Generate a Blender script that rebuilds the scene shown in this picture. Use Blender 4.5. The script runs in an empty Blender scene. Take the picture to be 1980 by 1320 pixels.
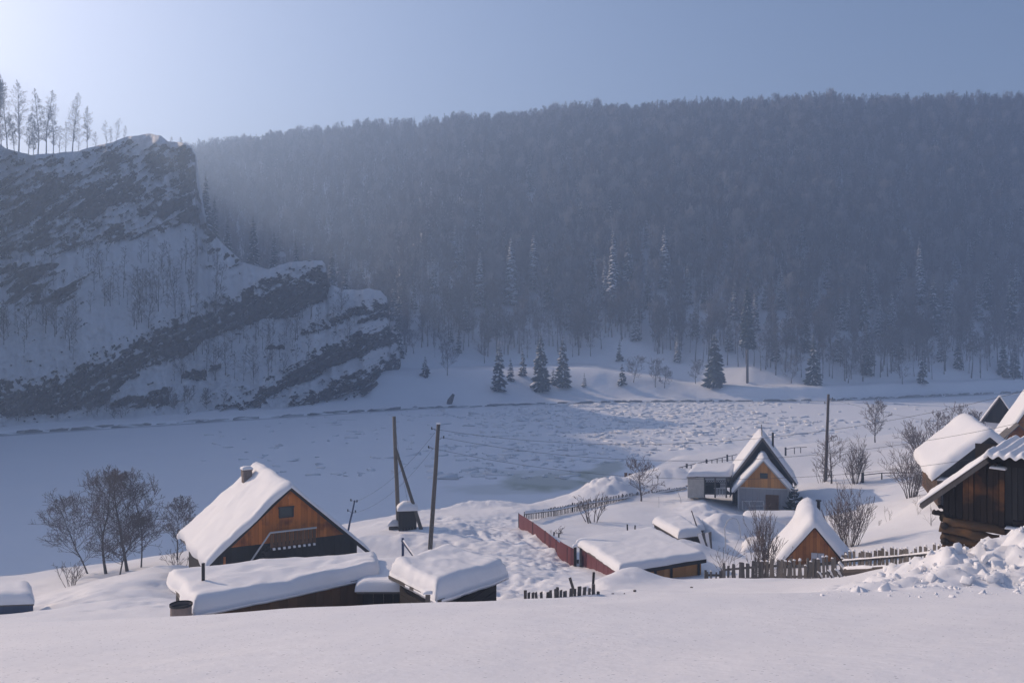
import bpy, bmesh, math, random
import numpy as np
from mathutils import Vector, Matrix
random.seed(7)
rng = np.random.default_rng(11)
S = bpy.context.scene
COL = S.collection
F = 1715.0            # focal length in photo pixels
CZ = 20.0             # camera height above the river ice

# ------------------------------------------------------------------ camera
cd = bpy.data.cameras.new('camera'); cam = bpy.data.objects.new('camera', cd); COL.objects.link(cam)
cam.location = (0, 0, CZ); cam.rotation_euler = (math.radians(90), 0, 0)
cd.sensor_width = 36; cd.lens = F / 1980 * 36; cd.shift_y = -20 / 1980
cd.clip_start = 0.1; cd.clip_end = 5000
S.camera = cam

# ------------------------------------------------------------------ light
SUN_AZ, SUN_EL = 57.5, 25.5           # degrees left of the view direction, above the horizon
W = bpy.data.worlds.new("World"); S.world = W; W.use_nodes = True
nt = W.node_tree; bg = nt.nodes['Background']
sky = nt.nodes.new('ShaderNodeTexSky'); sky.sky_type = 'NISHITA'; sky.sun_disc = False
sky.sun_elevation = math.radians(SUN_EL); sky.sun_rotation = math.radians(-SUN_AZ)
sky.air_density = 1.0; sky.dust_density = 2.2; sky.ozone_density = 4.0
tint = nt.nodes.new('ShaderNodeMix'); tint.data_type = 'RGBA'; tint.blend_type = 'MULTIPLY'
tint.inputs[0].default_value = 1; tint.inputs[7].default_value = (1.06, 0.96, 0.95, 1)
nt.links.new(sky.outputs[0], tint.inputs[6]); nt.links.new(tint.outputs[2], bg.inputs[0])
bg.inputs[1].default_value = 0.112
sd = bpy.data.lights.new('sun', 'SUN'); so = bpy.data.objects.new('sun', sd); COL.objects.link(so)
sd.energy = 4.0; sd.angle = math.radians(0.6); sd.color = (1.0, 0.77, 0.57)
a, e = math.radians(SUN_AZ), math.radians(SUN_EL)
tosun = Vector((-math.sin(a) * math.cos(e), math.cos(a) * math.cos(e), math.sin(e)))
so.rotation_euler = tosun.to_track_quat('Z', 'Y').to_euler()
S.view_settings.view_transform = 'Standard'; S.view_settings.look = 'None'
S.view_settings.gamma = 1; S.view_settings.exposure = 0.16; S.view_settings.use_curve_mapping = False
S.render.engine = 'CYCLES'
S.cycles.use_denoising = True
S.cycles.max_bounces = 6; S.cycles.volume_bounces = 1; S.cycles.diffuse_bounces = 3; S.cycles.transparent_max_bounces = 12

# ------------------------------------------------------------------ helpers
def Wp(px, py, D): return Vector(((px - 990) / F * D, D, CZ - (py - 640) / F * D))
def Xp(px, D): return (px - 990) / F * D
def tag(o, label=None, cat=None, group=None, kind=None):
    if label: o['label'] = label
    if cat: o['category'] = cat
    if group: o['group'] = group
    if kind: o['kind'] = kind
    return o
def empty(name, loc, rz=0, label=None, cat=None, group=None):
    o = bpy.data.objects.new(name, None); COL.objects.link(o); o.location = loc; o.rotation_euler = (0, 0, rz)
    o.empty_display_size = .3
    return tag(o, label, cat, group)
def link(name, me, mat=None, parent=None, loc=None, rot=None):
    o = bpy.data.objects.new(name, me); COL.objects.link(o)
    if mat is not None and not me.materials: me.materials.append(mat)
    if parent is not None: o.parent = parent
    if loc is not None: o.location = loc
    if rot is not None: o.rotation_euler = rot
    return o
def smooth(me, on=True): me.polygons.foreach_set('use_smooth', [on] * len(me.polygons)); return me
def npmesh(name, V, Fq, sm=True):
    V = np.asarray(V, dtype=np.float32).reshape(-1, 3); Fq = np.asarray(Fq, dtype=np.int32)
    k = Fq.shape[1]; me = bpy.data.meshes.new(name)
    me.vertices.add(len(V)); me.vertices.foreach_set('co', V.ravel())
    me.loops.add(Fq.size); me.loops.foreach_set('vertex_index', Fq.ravel())
    me.polygons.add(len(Fq)); me.polygons.foreach_set('loop_start', np.arange(len(Fq), dtype=np.int32) * k)
    me.update(calc_edges=True)
    if sm: me.polygons.foreach_set('use_smooth', np.ones(len(Fq), dtype=bool))
    return me
def gridfaces(nu, nv):
    i = np.arange(nu - 1)[:, None] * nv + np.arange(nv - 1)[None, :]
    return np.stack([i, i + nv, i + nv + 1, i + 1], -1).reshape(-1, 4)
def hsh(ix, iy, seed):
    h = (ix.astype(np.int64) * 374761393 + iy.astype(np.int64) * 668265263 + seed * 1442695041) & 0xffffffff
    h = ((h ^ (h >> 13)) * 1274126177) & 0xffffffff
    return ((h ^ (h >> 16)) & 0xffff) / 65535.0
def vnoise(x, y, seed=0):
    x = np.asarray(x, float); y = np.asarray(y, float)
    ix = np.floor(x); iy = np.floor(y); fx = x - ix; fy = y - iy
    fx = fx * fx * (3 - 2 * fx); fy = fy * fy * (3 - 2 * fy); ix = ix.astype(np.int64); iy = iy.astype(np.int64)
    a = hsh(ix, iy, seed); b = hsh(ix + 1, iy, seed); c = hsh(ix, iy + 1, seed); d = hsh(ix + 1, iy + 1, seed)
    return (a + (b - a) * fx) * (1 - fy) + (c + (d - c) * fx) * fy
def fbm(x, y, seed=0, oct=4, lac=2.03, gain=.5):
    s = 0; am = 1; tot = 0
    for k in range(oct):
        s = s + am * (vnoise(x * lac ** k + 17.3 * k, y * lac ** k - 9.1 * k, seed + k) - .5); tot += am; am *= gain
    return s / tot * 2
def sstep(a, b, x):
    t = np.clip((x - a) / (b - a), 0, 1); return t * t * (3 - 2 * t)
def interp(x, pts): p = sorted(pts); return np.interp(x, [q[0] for q in p], [q[1] for q in p])

# ------------------------------------------------------------------ materials
class NB:
    def __init__(s, name):
        s.m = bpy.data.materials.new(name); s.m.use_nodes = True; s.t = s.m.node_tree; s.n = s.t.nodes
        s.b = s.n['Principled BSDF']; s.co = s.n.new('ShaderNodeTexCoord')
    def L(s, a, b): s.t.links.new(a, b)
    def noise(s, scale, detail=4, rough=.5, vec=None, stretch=None):
        n = s.n.new('ShaderNodeTexNoise'); n.inputs['Scale'].default_value = scale
        n.inputs['Detail'].default_value = detail; n.inputs['Roughness'].default_value = rough
        v = vec or s.co.outputs['Object']
        if stretch:
            mp = s.n.new('ShaderNodeMapping'); mp.inputs['Scale'].default_value = stretch; s.L(v, mp.inputs[0]); v = mp.outputs[0]
        s.L(v, n.inputs['Vector']); return n.outputs[0]
    def ramp(s, fac, stops):
        r = s.n.new('ShaderNodeValToRGB'); cr = r.color_ramp
        while len(cr.elements) < len(stops): cr.elements.new(0.5)
        for el, (p, c) in zip(cr.elements, stops):
            el.position = p; el.color = (c[0], c[1], c[2], 1) if not isinstance(c, (int, float)) else (c, c, c, 1)
        s.L(fac, r.inputs[0]); return r.outputs[0]
    def mix(s, fac, a, b, mode='MIX'):
        m = s.n.new('ShaderNodeMix'); m.data_type = 'RGBA'; m.blend_type = mode
        for i, v in ((0, fac), (6, a), (7, b)):
            if isinstance(v, (int, float)): m.inputs[i].default_value = v
            elif isinstance(v, tuple): m.inputs[i].default_value = (*v, 1)
            else: s.L(v, m.inputs[i])
        return m.outputs[2]
    def math(s, op, a, b=0.0):
        m = s.n.new('ShaderNodeMath'); m.operation = op
        for i, v in ((0, a), (1, b)):
            if isinstance(v, (int, float)): m.inputs[i].default_value = v
            else: s.L(v, m.inputs[i])
        return m.outputs[0]
    def bump(s, h, strength, dist, prev=None):
        b = s.n.new('ShaderNodeBump'); b.inputs['Strength'].default_value = strength; b.inputs['Distance'].default_value = dist
        s.L(h, b.inputs['Height'])
        if prev is not None: s.L(prev, b.inputs['Normal'])
        s.L(b.outputs[0], s.b.inputs['Normal']); return b.outputs[0]
    def col(s, c):
        if isinstance(c, tuple): s.b.inputs['Base Color'].default_value = (*c, 1)
        else: s.L(c, s.b.inputs['Base Color'])
    def rough(s, r, spec=.3):
        s.b.inputs['Roughness'].default_value = r; s.b.inputs['Specular IOR Level'].default_value = spec
    def attr(s, name):
        a = s.n.new('ShaderNodeAttribute'); a.attribute_name = name; return a.outputs['Fac']

SNOW = (0.80, 0.80, 0.82)
def mat_snow(name, b1=(3, .25, .06), b2=(40, .35, .012), colr=SNOW):
    m = NB(name); n0 = m.noise(.7, 3)
    m.col(m.mix(n0, colr, tuple(c * .95 for c in colr))); m.rough(.65, .25)
    p = m.bump(m.noise(b1[0], 4), b1[1], b1[2]); m.bump(m.noise(b2[0], 3), b2[1], b2[2], p); return m.m
M = {}
M['snow'] = mat_snow('snow')
M['snow_far'] = mat_snow('snow_far', (.4, .4, .4), (2.5, .4, .12))
def mat_wood(name, c1, c2, c3=None, scale=6, stretch=(1, 1, .12), rough=.8):
    m = NB(name); oi = m.n.new('ShaderNodeObjectInfo')
    g = m.noise(scale, 6, .65, stretch=stretch); g2 = m.noise(scale * 6, 4, .7, stretch=stretch)
    col = m.mix(m.math('MULTIPLY', m.math('ADD', g, g2), .55), c1, c2)
    if c3: col = m.mix(m.ramp(m.noise(1.3, 3), [(.50, 0), (.68, 1)]), col, c3)
    var = m.math('ADD', m.math('MULTIPLY', oi.outputs['Random'], .5), .75)
    hsv = m.n.new('ShaderNodeHueSaturation'); m.L(var, hsv.inputs['Value']); m.L(col, hsv.inputs['Color'])
    m.col(hsv.outputs[0]); m.rough(rough, .2); m.bump(g2, .5, .01); return m.m
M['grey_wood'] = mat_wood('grey_wood', (.05, .045, .042), (.16, .145, .135))
M['dark_wood'] = mat_wood('dark_wood', (.008, .007, .007), (.035, .028, .025))
M['orange_wood'] = mat_wood('orange_wood', (.42, .125, .02), (.58, .20, .035), (.24, .075, .018))
M['red_wood'] = mat_wood('red_wood', (.32, .115, .035), (.45, .19, .06), (.24, .075, .028))
M['amber_wood'] = mat_wood('amber_wood', (.40, .18, .05), (.55, .27, .085))
M['barn_board'] = mat_wood('barn_board', (.008, .007, .007), (.055, .038, .028), (.19, .085, .035))
M['log_wood'] = mat_wood('log_wood', (.035, .022, .014), (.11, .07, .042), (.15, .075, .03), stretch=(.12, 1, 1))
M['brown_wood'] = mat_wood('brown_wood', (.07, .035, .018), (.16, .085, .04))
M['dark_board'] = mat_wood('dark_board', (.012, .012, .013), (.055, .052, .052))
M['pole_wood'] = mat_wood('pole_wood', (.075, .065, .055), (.16, .14, .12), scale=8)
M['bark'] = mat_wood('bark', (.05, .04, .036), (.12, .10, .09))
def mat_flat(name, c, r=.7, nb=None, var=.2):
    m = NB(name); m.col(m.mix(m.noise(3, 5, .6), tuple(x * (1 - var) for x in c), tuple(min(1, x * (1 + var)) for x in c))); m.rough(r, .3)
    m.bump(m.noise(25, 3), .25, .006); return m.m
M['twig'] = mat_flat('twig', (.145, .12, .12), .9)
M['far_twig'] = mat_flat('far_twig', (.085, .075, .08), .95)
M['frost_haze_twig'] = mat_flat('frost_haze_twig', (.20, .20, .215), .95)
M['pale_bark'] = mat_flat('pale_bark', (.34, .33, .34), .9)
M['needle'] = mat_flat('needle', (.018, .032, .028), .9)
M['red_metal'] = mat_flat('red_metal', (.125, .03, .036), .6)
M['grey_board'] = mat_flat('grey_board', (.27, .28, .31), .8)
M['trim_grey'] = mat_flat('trim_grey', (.42, .43, .45), .7)
M['brick'] = mat_flat('brick', (.22, .175, .155), .9, var=.35)
M['black_metal'] = mat_flat('black_metal', (.02, .02, .022), .5)
M['blue_metal'] = mat_flat('blue_metal', (.03, .05, .11), .5)
M['wire'] = mat_flat('wire', (.06, .06, .065), .6)
M['glass'] = mat_flat('glass', (.03, .045, .05), .12)
M['foil'] = mat_flat('foil', (.42, .40, .37), .6, var=.35)
M['white_board'] = mat_flat('white_board', (.58, .58, .62), .7, var=.1)
M['stone'] = mat_flat('stone', (.10, .09, .085), .9, var=.4)
# ------------------------------------------------------------------ near bank: one snow sheet
CP = [(60,1190,36),(0,1192,41),(45,1188,43),(-60,1190,44),(20,1165,50),(150,1190,34),(250,1180,34),(130,1130,52),(300,1108,48),(200,1118,54),(-250,1200,40),(-150,1150,55),
 (740,1100,44),(1000,1140,36),(1000,1080,50),(960,1050,56),(900,1012,66),(1000,1024,66),(780,1022,62),(840,1072,55),(700,1045,58),
 (900,985,76),(1050,990,78),(720,1015,70),(1110,1097,50),(1190,1124,41),(1365,1107,45),(1390,1128,41),(1200,985,75),
 (1330,962,85),(1420,1003,75),(1475,1003,76),(1420,1060,58),(1540,1003,76),(1560,945,88),(1605,927,92),(1280,917,100),(1425,886,118),
 (1700,900,108),(1690,858,135),(1850,835,148),(1700,1020,64),(1650,1055,55),(1780,1040,52),(1740,960,75),(1800,950,62),(1950,905,75),
 (1930,868,86),(1600,1118,39),(1500,1132,38),(1815,1087,30),(1830,1065,26),(1980,1050,26),(1620,1143,17),(1850,1075,20),(1980,1066,19),(1720,1112,19),
 (2300,900,70),(2300,1000,30),(2300,830,130),(1300,1141,35),(1100,1150,33),(1200,1146,33),(1400,1136,34),(1600,1122,30),(1500,1138,30)]
cpts = [tuple(Wp(*c)) for c in CP] + [(-14,22,11.6),(-8,22,11.9),(-3,22,12.1),(3,22,12.3),(8,22,13.0),(-9,30,10.2),(-3,30,10.6),(1,31,10.8),(-11.5,45,5.9),(-15,51,5.2),(30,18,15.6),(30,10,17),(-30,20,12),(-60,40,7)]
cp = np.array(cpts)
def tps_fit(P, z, lam=3.0):
    n = len(P); d = np.linalg.norm(P[:, None] - P[None], axis=2); K = np.where(d > 0, d * d * np.log(d + 1e-9), 0) + lam * np.eye(n)
    Q = np.c_[np.ones(n), P]; A = np.block([[K, Q], [Q.T, np.zeros((3, 3))]]); return np.linalg.solve(A, np.r_[z, 0, 0, 0])
TW = tps_fit(cp[:, :2], cp[:, 2])
def tps(x, y):
    sh = x.shape; x = x.ravel(); y = y.ravel(); r = TW[-3] + TW[-2] * x + TW[-1] * y
    for (cx, cy), w in zip(cp[:, :2], TW):
        d2 = (x - cx) ** 2 + (y - cy) ** 2 + 1e-9; r = r + w * d2 * .5 * np.log(d2)
    return r.reshape(sh)
NEAR = [(-260,20),(-120,40),(-70,58),(-48,67),(-37.5,69),(-28,74),(-19.5,79),(-11,83),(-2,91),(5,98),(10.5,111),(17,128),(25,137),(41,152),(58,163),(83,176),(109,186),(160,205),(240,235)]
def poly_sd(x, y, P):
    """signed distance to a polyline running left to right; positive below it (towards the camera)"""
    best = np.full(x.shape, 1e9); sg = np.ones(x.shape)
    for (ax, ay), (bx, by) in zip(P[:-1], P[1:]):
        dx, dy = bx - ax, by - ay; L2 = dx * dx + dy * dy
        t = np.clip(((x - ax) * dx + (y - ay) * dy) / L2, 0, 1); qx = ax + t * dx - x; qy = ay + t * dy - y
        d = np.hypot(qx, qy); s = np.sign((x - ax) * -dy + (y - ay) * dx); m = d < best
        best = np.where(m, d, best); sg = np.where(m, -s, sg)
    return best * sg
def seg_d(x, y, P):
    best = np.full(x.shape, 1e9)
    for (ax, ay), (bx, by) in zip(P[:-1], P[1:]):
        dx, dy = bx - ax, by - ay; t = np.clip(((x - ax) * dx + (y - ay) * dy) / (dx * dx + dy * dy), 0, 1)
        best = np.minimum(best, np.hypot(ax + t * dx - x, ay + t * dy - y))
    return best
def P2(*L): return [(Xp(px, D), D) for px, D in L]
TRACK = P2((985,33),(1010,42),(1000,50),(965,56),(935,60),(930,66),(1000,72))
TRACK2 = P2((1010,36),(1040,44),(1075,50),(1010,57),(960,62),(880,68),(820,70))
PLOW = P2((640,76),(720,76),(800,77),(880,80),(960,84),(1040,88))
HEAPS = [  # px, D, height, radius x, radius y, roughness
 (1178,87,1.5,2.6,2.6,.22),(1212,90,.8,3,2.4,.2),(1140,84,.5,3,2,.2),(1262,96,.7,5,2.2,.18),(1330,97,.7,4,2.4,.15),
 (1362,74,.9,1.8,4,.25),(1388,66,.9,1.3,3.5,.25),(1350,81,.6,2.4,2.6,.2),(1215,36.5,.62,1.0,1.3,.06),(1285,36.5,.30,2.0,1.3,.05),(1165,35,.28,.8,1.2,.1),
 (1090,38,.22,1.2,1.6,.1),(720,26.5,.3,.5,.6,.05),(900,25.5,.2,.6,.5,.05),
 (200,37,.25,2.2,1.3,.15),(285,38,.3,1.8,1.6,.2),(330,52,.4,2,1.6,.1),(700,57,.45,1.3,1.7,.15),(790,57,.4,1.6,1.6,.25),(880,62,.45,2,1.6,.25),(760,66,.4,2,1.6,.2),(860,56,.3,1.6,1.3,.25),
 (1010,76,.45,2.4,1.6,.25),(940,80,.5,4,1.8,.25),(1620,84,.45,5,2.4,.15),(1600,88,.5,4,2.5,.15),(1700,70,.4,5,3,.05),(1760,52,.35,3,2.4,.05),(1650,130,.7,11,4,.1),
 (1075,54,.25,.7,.5,.1),(1050,60,.25,.7,.5,.1),(1450,68,.4,2.5,2,.1),(1520,70,.3,2.5,2,.1),(1660,78,.5,4,2.4,.1),(1850,120,.7,8,4,.1),
 (1305,51.5,1.0,2.6,1.6,.08),(1335,53,.6,1.6,1.4,.08),(1490,66.6,.75,4.2,.8,.06),(1450,66.8,.6,2,.8,.06),(1340,61,.5,1.6,1,.06),(1420,36.5,.2,1.4,.9,.1),(1480,35,.15,2,.9,.1)]
def ground_z(x, y):
    x = np.asarray(x, float); y = np.asarray(y, float)
    tl = np.interp(x, [-40, -20, -7.5, 0, 7.5, 20, 40], [-1.2, -.95, -.36, 0, .12, .3, .4])
    zf = 19.05 - .233 * y + tl * sstep(0, 13, y) + .07 * fbm(x / 3.1, y / 2.2, 5, 3)
    zf = np.where(y < 0, 19.05 + .02 * y, zf)
    zv = tps(x, y)
    d = poly_sd(x, y, NEAR)
    rough = 1 - sstep(10, 40, y)
    zv = zv + .22 * fbm(x / 7, y / 7, 21, 3) + .05 * fbm(x / 1.3, y / 1.3, 25, 3)
    td = np.minimum(seg_d(x, y, TRACK), seg_d(x, y, TRACK2)); tm = 1 - sstep(.9, 2.6, td)
    tw = td + .35 * fbm(x / 2.3, y / 2.3, 33, 3); zv = zv - .12 * tm + .15 * tm * fbm(x / .8, y / .8, 31, 4) + .13 * tm * np.abs(fbm(x / .42, y / .55, 37, 2)) + .10 * (1 - sstep(2, 7, td)) * np.abs(fbm(x / .9, y / .7, 39, 3)) - .09 * tm * (1 - sstep(.12, .35, np.abs(tw - .5))) * sstep(-.2, .1, fbm(x / 3, y / 3, 35, 2))
    pd = seg_d(x, y, PLOW); pm = np.exp(-(pd / 1.7) ** 2); zv = zv + pm * (.55 + .45 * fbm(x / 1.1, y / 1.1, 41, 4))
    for i, (px, D, h, rx, ry, ro) in enumerate(HEAPS):
        cx = Xp(px, D); q = ((x - cx) / rx) ** 2 + ((y - D) / ry) ** 2; m = q < 9
        g = np.exp(-q * .8)
        zv = zv + np.where(m, h * g * (1 + ro * 2.2 * fbm(x / .9, y / .9, 60 + i, 4)), 0)
    # footprints and trampled snow on the left field and by the tracks
    fm = sstep(.2, .5, fbm(x / 5, y / 5, 77, 2)) * (1 - sstep(2, 6, td)) + (x < -12) * (x > -24) * sstep(32, 36, y) * (1 - sstep(44, 50, y)) * .8
    zv = zv + .22 * sstep(-.1, .3, fbm(x / 4, y / 3, 83, 2)) * fbm(x / 1.3, y / 1.0, 81, 4) * (x < -9) * sstep(31, 34, y) * (1 - sstep(50, 56, y))
    zv = zv - .16 * fm * sstep(.25, .5, fbm(x / .8, y / .8, 79, 2))
    zv = np.where(d < 14, -1.0 + (zv + 1.0) * sstep(-1.5, 9 + 8 * sstep(20, 60, x), d + .9 * fbm(x / 4, y / 4, 51, 3)), zv)
    # crest: the road bank ends and the slope drops to the gardens
    brk = 13.4 + .6 * fbm(x / 6, x * 0, 91, 2) + np.interp(x, [-12, -7, 5.5, 9, 14], [.4, .2, 0, .6, 1.5])
    s = sstep(0, 1, (y - brk) / np.interp(x, [4, 7.5], [7.5, 4.5]))
    z = zf * (1 - s) + zv * s
    # ploughed pile of broken snow on the right, in front of the barn
    rx = np.interp(x, [5.0, 6.6, 8.4, 10, 14, 22], [0, .4, .85, 1, 1, .6]); pm = rx * sstep(14.0, 15.2, y) * (1 - sstep(19.5, 22.5, y))
    lump = np.abs(fbm(x / .75, y / .75, 101, 4)); l2 = fbm(x / 1.9, y / 1.9, 107, 3); l3 = sstep(.0, .22, fbm(x / .42, y / .42, 111, 2))
    l4 = np.abs(fbm(x / .33, y / .33, 117, 3)); z = z + pm * (-.14 + .78 * lump + .26 * l2 + .10 * l3 + .16 * l4)
    return z
def axis(segs):
    out = []
    for a0, b0, st in segs: out += list(np.arange(a0, b0, st))
    return np.array(out + [segs[-1][1]])
def ground_sheet():
    xs = axis([(-260,-60,8),(-60,-30,.8),(-30,-16,.3),(-16,-9,.17),(-9,12,.13),(12,20,.2),(20,45,.33),(45,80,.9),(80,240,5)])
    ys = axis([(-30,2,4),(2,4,.4),(4,13,.15),(13,24,.1),(24,34,.22),(34,68,.17),(68,72,.28),(72,100,.38),(100,190,.9),(190,240,5)])
    X, Y = np.meshgrid(xs, ys, indexing='ij'); Z = ground_z(X, Y)
    d = poly_sd(X, Y, NEAR); Fq = gridfaces(len(xs), len(ys))
    keep = (d.ravel()[Fq] > -3).any(1) & (X.ravel()[Fq].mean(1) < 239)
    me = npmesh('ground', np.stack([X, Y, Z], -1), Fq[keep]); return me
gm = NB('ground_snow')
c0 = gm.noise(.5, 3); colr = gm.mix(c0, SNOW, (.76, .755, .77))
gm.col(colr); gm.rough(.6, .3)
p = gm.bump(gm.noise(2.2, 5, .55), .22, .10); p = gm.bump(gm.noise(14, 4, .6), .14, .02, p); gm.bump(gm.noise(120, 2), .2, .004, p)
# single facets of the crust catch the sun
vor = gm.n.new('ShaderNodeTexVoronoi'); vor.inputs['Scale'].default_value = 55; gm.L(gm.co.outputs['Object'], vor.inputs['Vector'])
sep = gm.n.new('ShaderNodeSeparateColor'); gm.L(vor.outputs['Color'], sep.inputs[0])
gm.L(gm.ramp(sep.outputs[0], [(0, .62), (.985, .62), (.992, .12)]), gm.b.inputs['Roughness'])
ground = link('ground', ground_sheet(), gm.m); tag(ground, kind='structure')

# ------------------------------------------------------------------ frozen river
BANK = [(-420,20),(-300,45),(-230,75),(-170,115),(-130,146),(-99,171),(-67,196),(-25,229),(30,249),(90,254),(168,290),(300,335),(520,420),(700,500)]
def bank_y(x): return interp(x, BANK)
xs = axis([(-420,-140,6),(-140,-40,1.2),(-40,110,.62),(110,180,1.2),(180,700,8)])
ys = axis([(10,70,3),(70,100,.6),(100,235,.8),(235,300,1.0),(300,520,8)])
X, Y = np.meshgrid(xs, ys, indexing='ij')
lit = sstep(-.55, .15, fbm(X / 40, Y / 22, 140, 2) + np.interp(X, [-30, 0, 40, 60, 75], [-1.4, -.1, .8, .3, -.8]))
hum = sstep(.12, .6, fbm(X / 2.6, Y / 2.0, 141, 3)) * lit; flo = np.abs(fbm(X / 7, Y / 4, 147, 3))
Zr = .03 * fbm(X / 9, Y / 9, 150, 2) + .20 * hum + .12 * lit * flo + .3 * lit * sstep(.42, .62, fbm(X / 1.5, Y / 1.3, 153, 2)) * sstep(.1, .4, fbm(X / 16, Y / 9, 155, 2))
me = npmesh('river', np.stack([X, Y, Zr], -1), gridfaces(len(xs), len(ys)))
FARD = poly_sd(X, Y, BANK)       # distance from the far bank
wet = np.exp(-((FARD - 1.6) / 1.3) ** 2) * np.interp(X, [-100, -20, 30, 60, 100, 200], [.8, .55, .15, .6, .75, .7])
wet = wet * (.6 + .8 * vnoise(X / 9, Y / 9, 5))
def patch(px, D, rx, ry, rot=0.0):
    cx = Xp(px, D); dx, dy = X - cx, Y - D; c, s = math.cos(rot), math.sin(rot); u = (c * dx + s * dy) / rx; v = (-s * dx + c * dy) / ry
    return sstep(1.35, .75, np.sqrt(u * u + v * v) + .5 * fbm(X / 3, Y / 3, 160, 3))
green = np.clip(patch(1062,117,5.5,6.5,.3) * .65 + patch(1165,127,2.2,8.5,-.35) * .6 + patch(90,71,4,1.8) + patch(1030,125,9,2.5) * .3 + patch(990,112,8,4) * .3, 0, 1)
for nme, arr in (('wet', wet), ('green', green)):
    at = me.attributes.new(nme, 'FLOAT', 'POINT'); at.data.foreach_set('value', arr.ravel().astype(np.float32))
rm = NB('river_ice'); base = rm.mix(rm.noise(.12, 4), SNOW, (.74, .76, .80))
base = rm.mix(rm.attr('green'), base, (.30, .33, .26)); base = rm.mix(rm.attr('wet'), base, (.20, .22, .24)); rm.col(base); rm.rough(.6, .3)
p = rm.bump(rm.noise(.5, 5, .55, stretch=(1, 1.4, 1)), .25, .35); rm.bump(rm.noise(6, 3), .25, .05, p)
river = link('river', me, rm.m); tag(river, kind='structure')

# ------------------------------------------------------------------ far hill with the forest on it
RIDGE = [(-420,640),(-220,620),(-95,560),(35,520),(150,500),(283,490),(420,500),(700,560)]
def hill_z(x, y):
    yb = bank_y(x); d = y - yb; px = 990 + x / np.maximum(y, 1) * F
    hb = np.interp(px, [700, 800, 1150, 1330, 1500, 2000], [9, 8.5, 9.5, 5.0, 4.2, 4.6])
    db = np.maximum(np.interp(px, [700, 1100, 1200, 1350, 1450, 2000], [58, 50, 36, 24, 11, 9]), np.interp(x, [-300, -120, -60, -20], [230, 190, 120, 0]))
    low = 1.1 * sstep(-1, 1.6, d + .9 * fbm(x / 5, y / 5, 171, 3)) + (hb - 1.1) * sstep(2, db * .62, d + 3 * fbm(x / 18, y / 18, 173, 3)) + .5 * fbm(x / 11, y / 11, 175, 3) * sstep(1, 8, d)
    yr = interp(x, RIDGE); t = np.clip((y - yb - db) / (yr - yb - db), 0, 1.2)
    up = (138 - hb) * (1 - (1 - np.minimum(t, 1)) ** 1.12)
    gul = 3.5 * fbm(x / 38, y / 90, 181, 4) * sstep(0, .15, t) * (1 - .6 * sstep(.8, 1, t))
    z = low + up + gul + 1.2 * fbm(x / 9, y / 9, 185, 3) * sstep(0, .1, t) - .5
    return np.where(d < -1, np.minimum(z, -.5), z)
xs = axis([(-420,-110,10),(-110,230,1.6),(230,700,10)]); v = np.concatenate([np.linspace(-3, 60, 64), np.linspace(62, 320, 80), np.linspace(330, 430, 8)])
X, V = np.meshgrid(xs, v, indexing='ij'); Y = bank_y(X) + V; Z = hill_z(X, Y)
hill = link('hill', npmesh('hill', np.stack([X, Y, Z], -1), gridfaces(len(xs), len(v))), M['snow_far']); tag(hill, kind='structure')

# ------------------------------------------------------------------ rock bluff on the left bank
def band(px, py, up, lo, soft=4.0, l=-1e9, r=1e9):
    u = interp(px, up); w = interp(px, lo); ok = (px >= l) & (px <= r)
    return np.clip((py - u) / soft + .5, 0, 1) * np.clip((w - py) / soft + .5, 0, 1) * ok
TOPL = [(-2600,560),(-1500,440),(-1000,290),(-800,160),(-600,40),(-350,50),(-170,150),(-60,225),(-15,272),(0,284),(60,300),(110,296),(150,292),(200,280),(245,265),(290,258),(312,262),(325,274),(352,275),(370,283),(378,300),(380,350),(392,400),(400,440),(440,480),(470,508),(520,520),(560,506),(600,502),(622,503),(630,512),(636,548),(660,560),(690,560),(712,556),(736,561),(748,574),(752,600),(756,640),(766,646),(772,665),(775,700)]
BOTL = [(-2600,1300),(-1500,1160),(-800,960),(-400,880),(0,836),(200,822),(400,808),(560,800),(700,790),(752,745),(775,702)]
def top_y(px): return interp(px, TOPL) + 2.0 * fbm(px / 22, px * 0, 201, 3) * np.where(px > 40, 1, .5)
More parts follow.
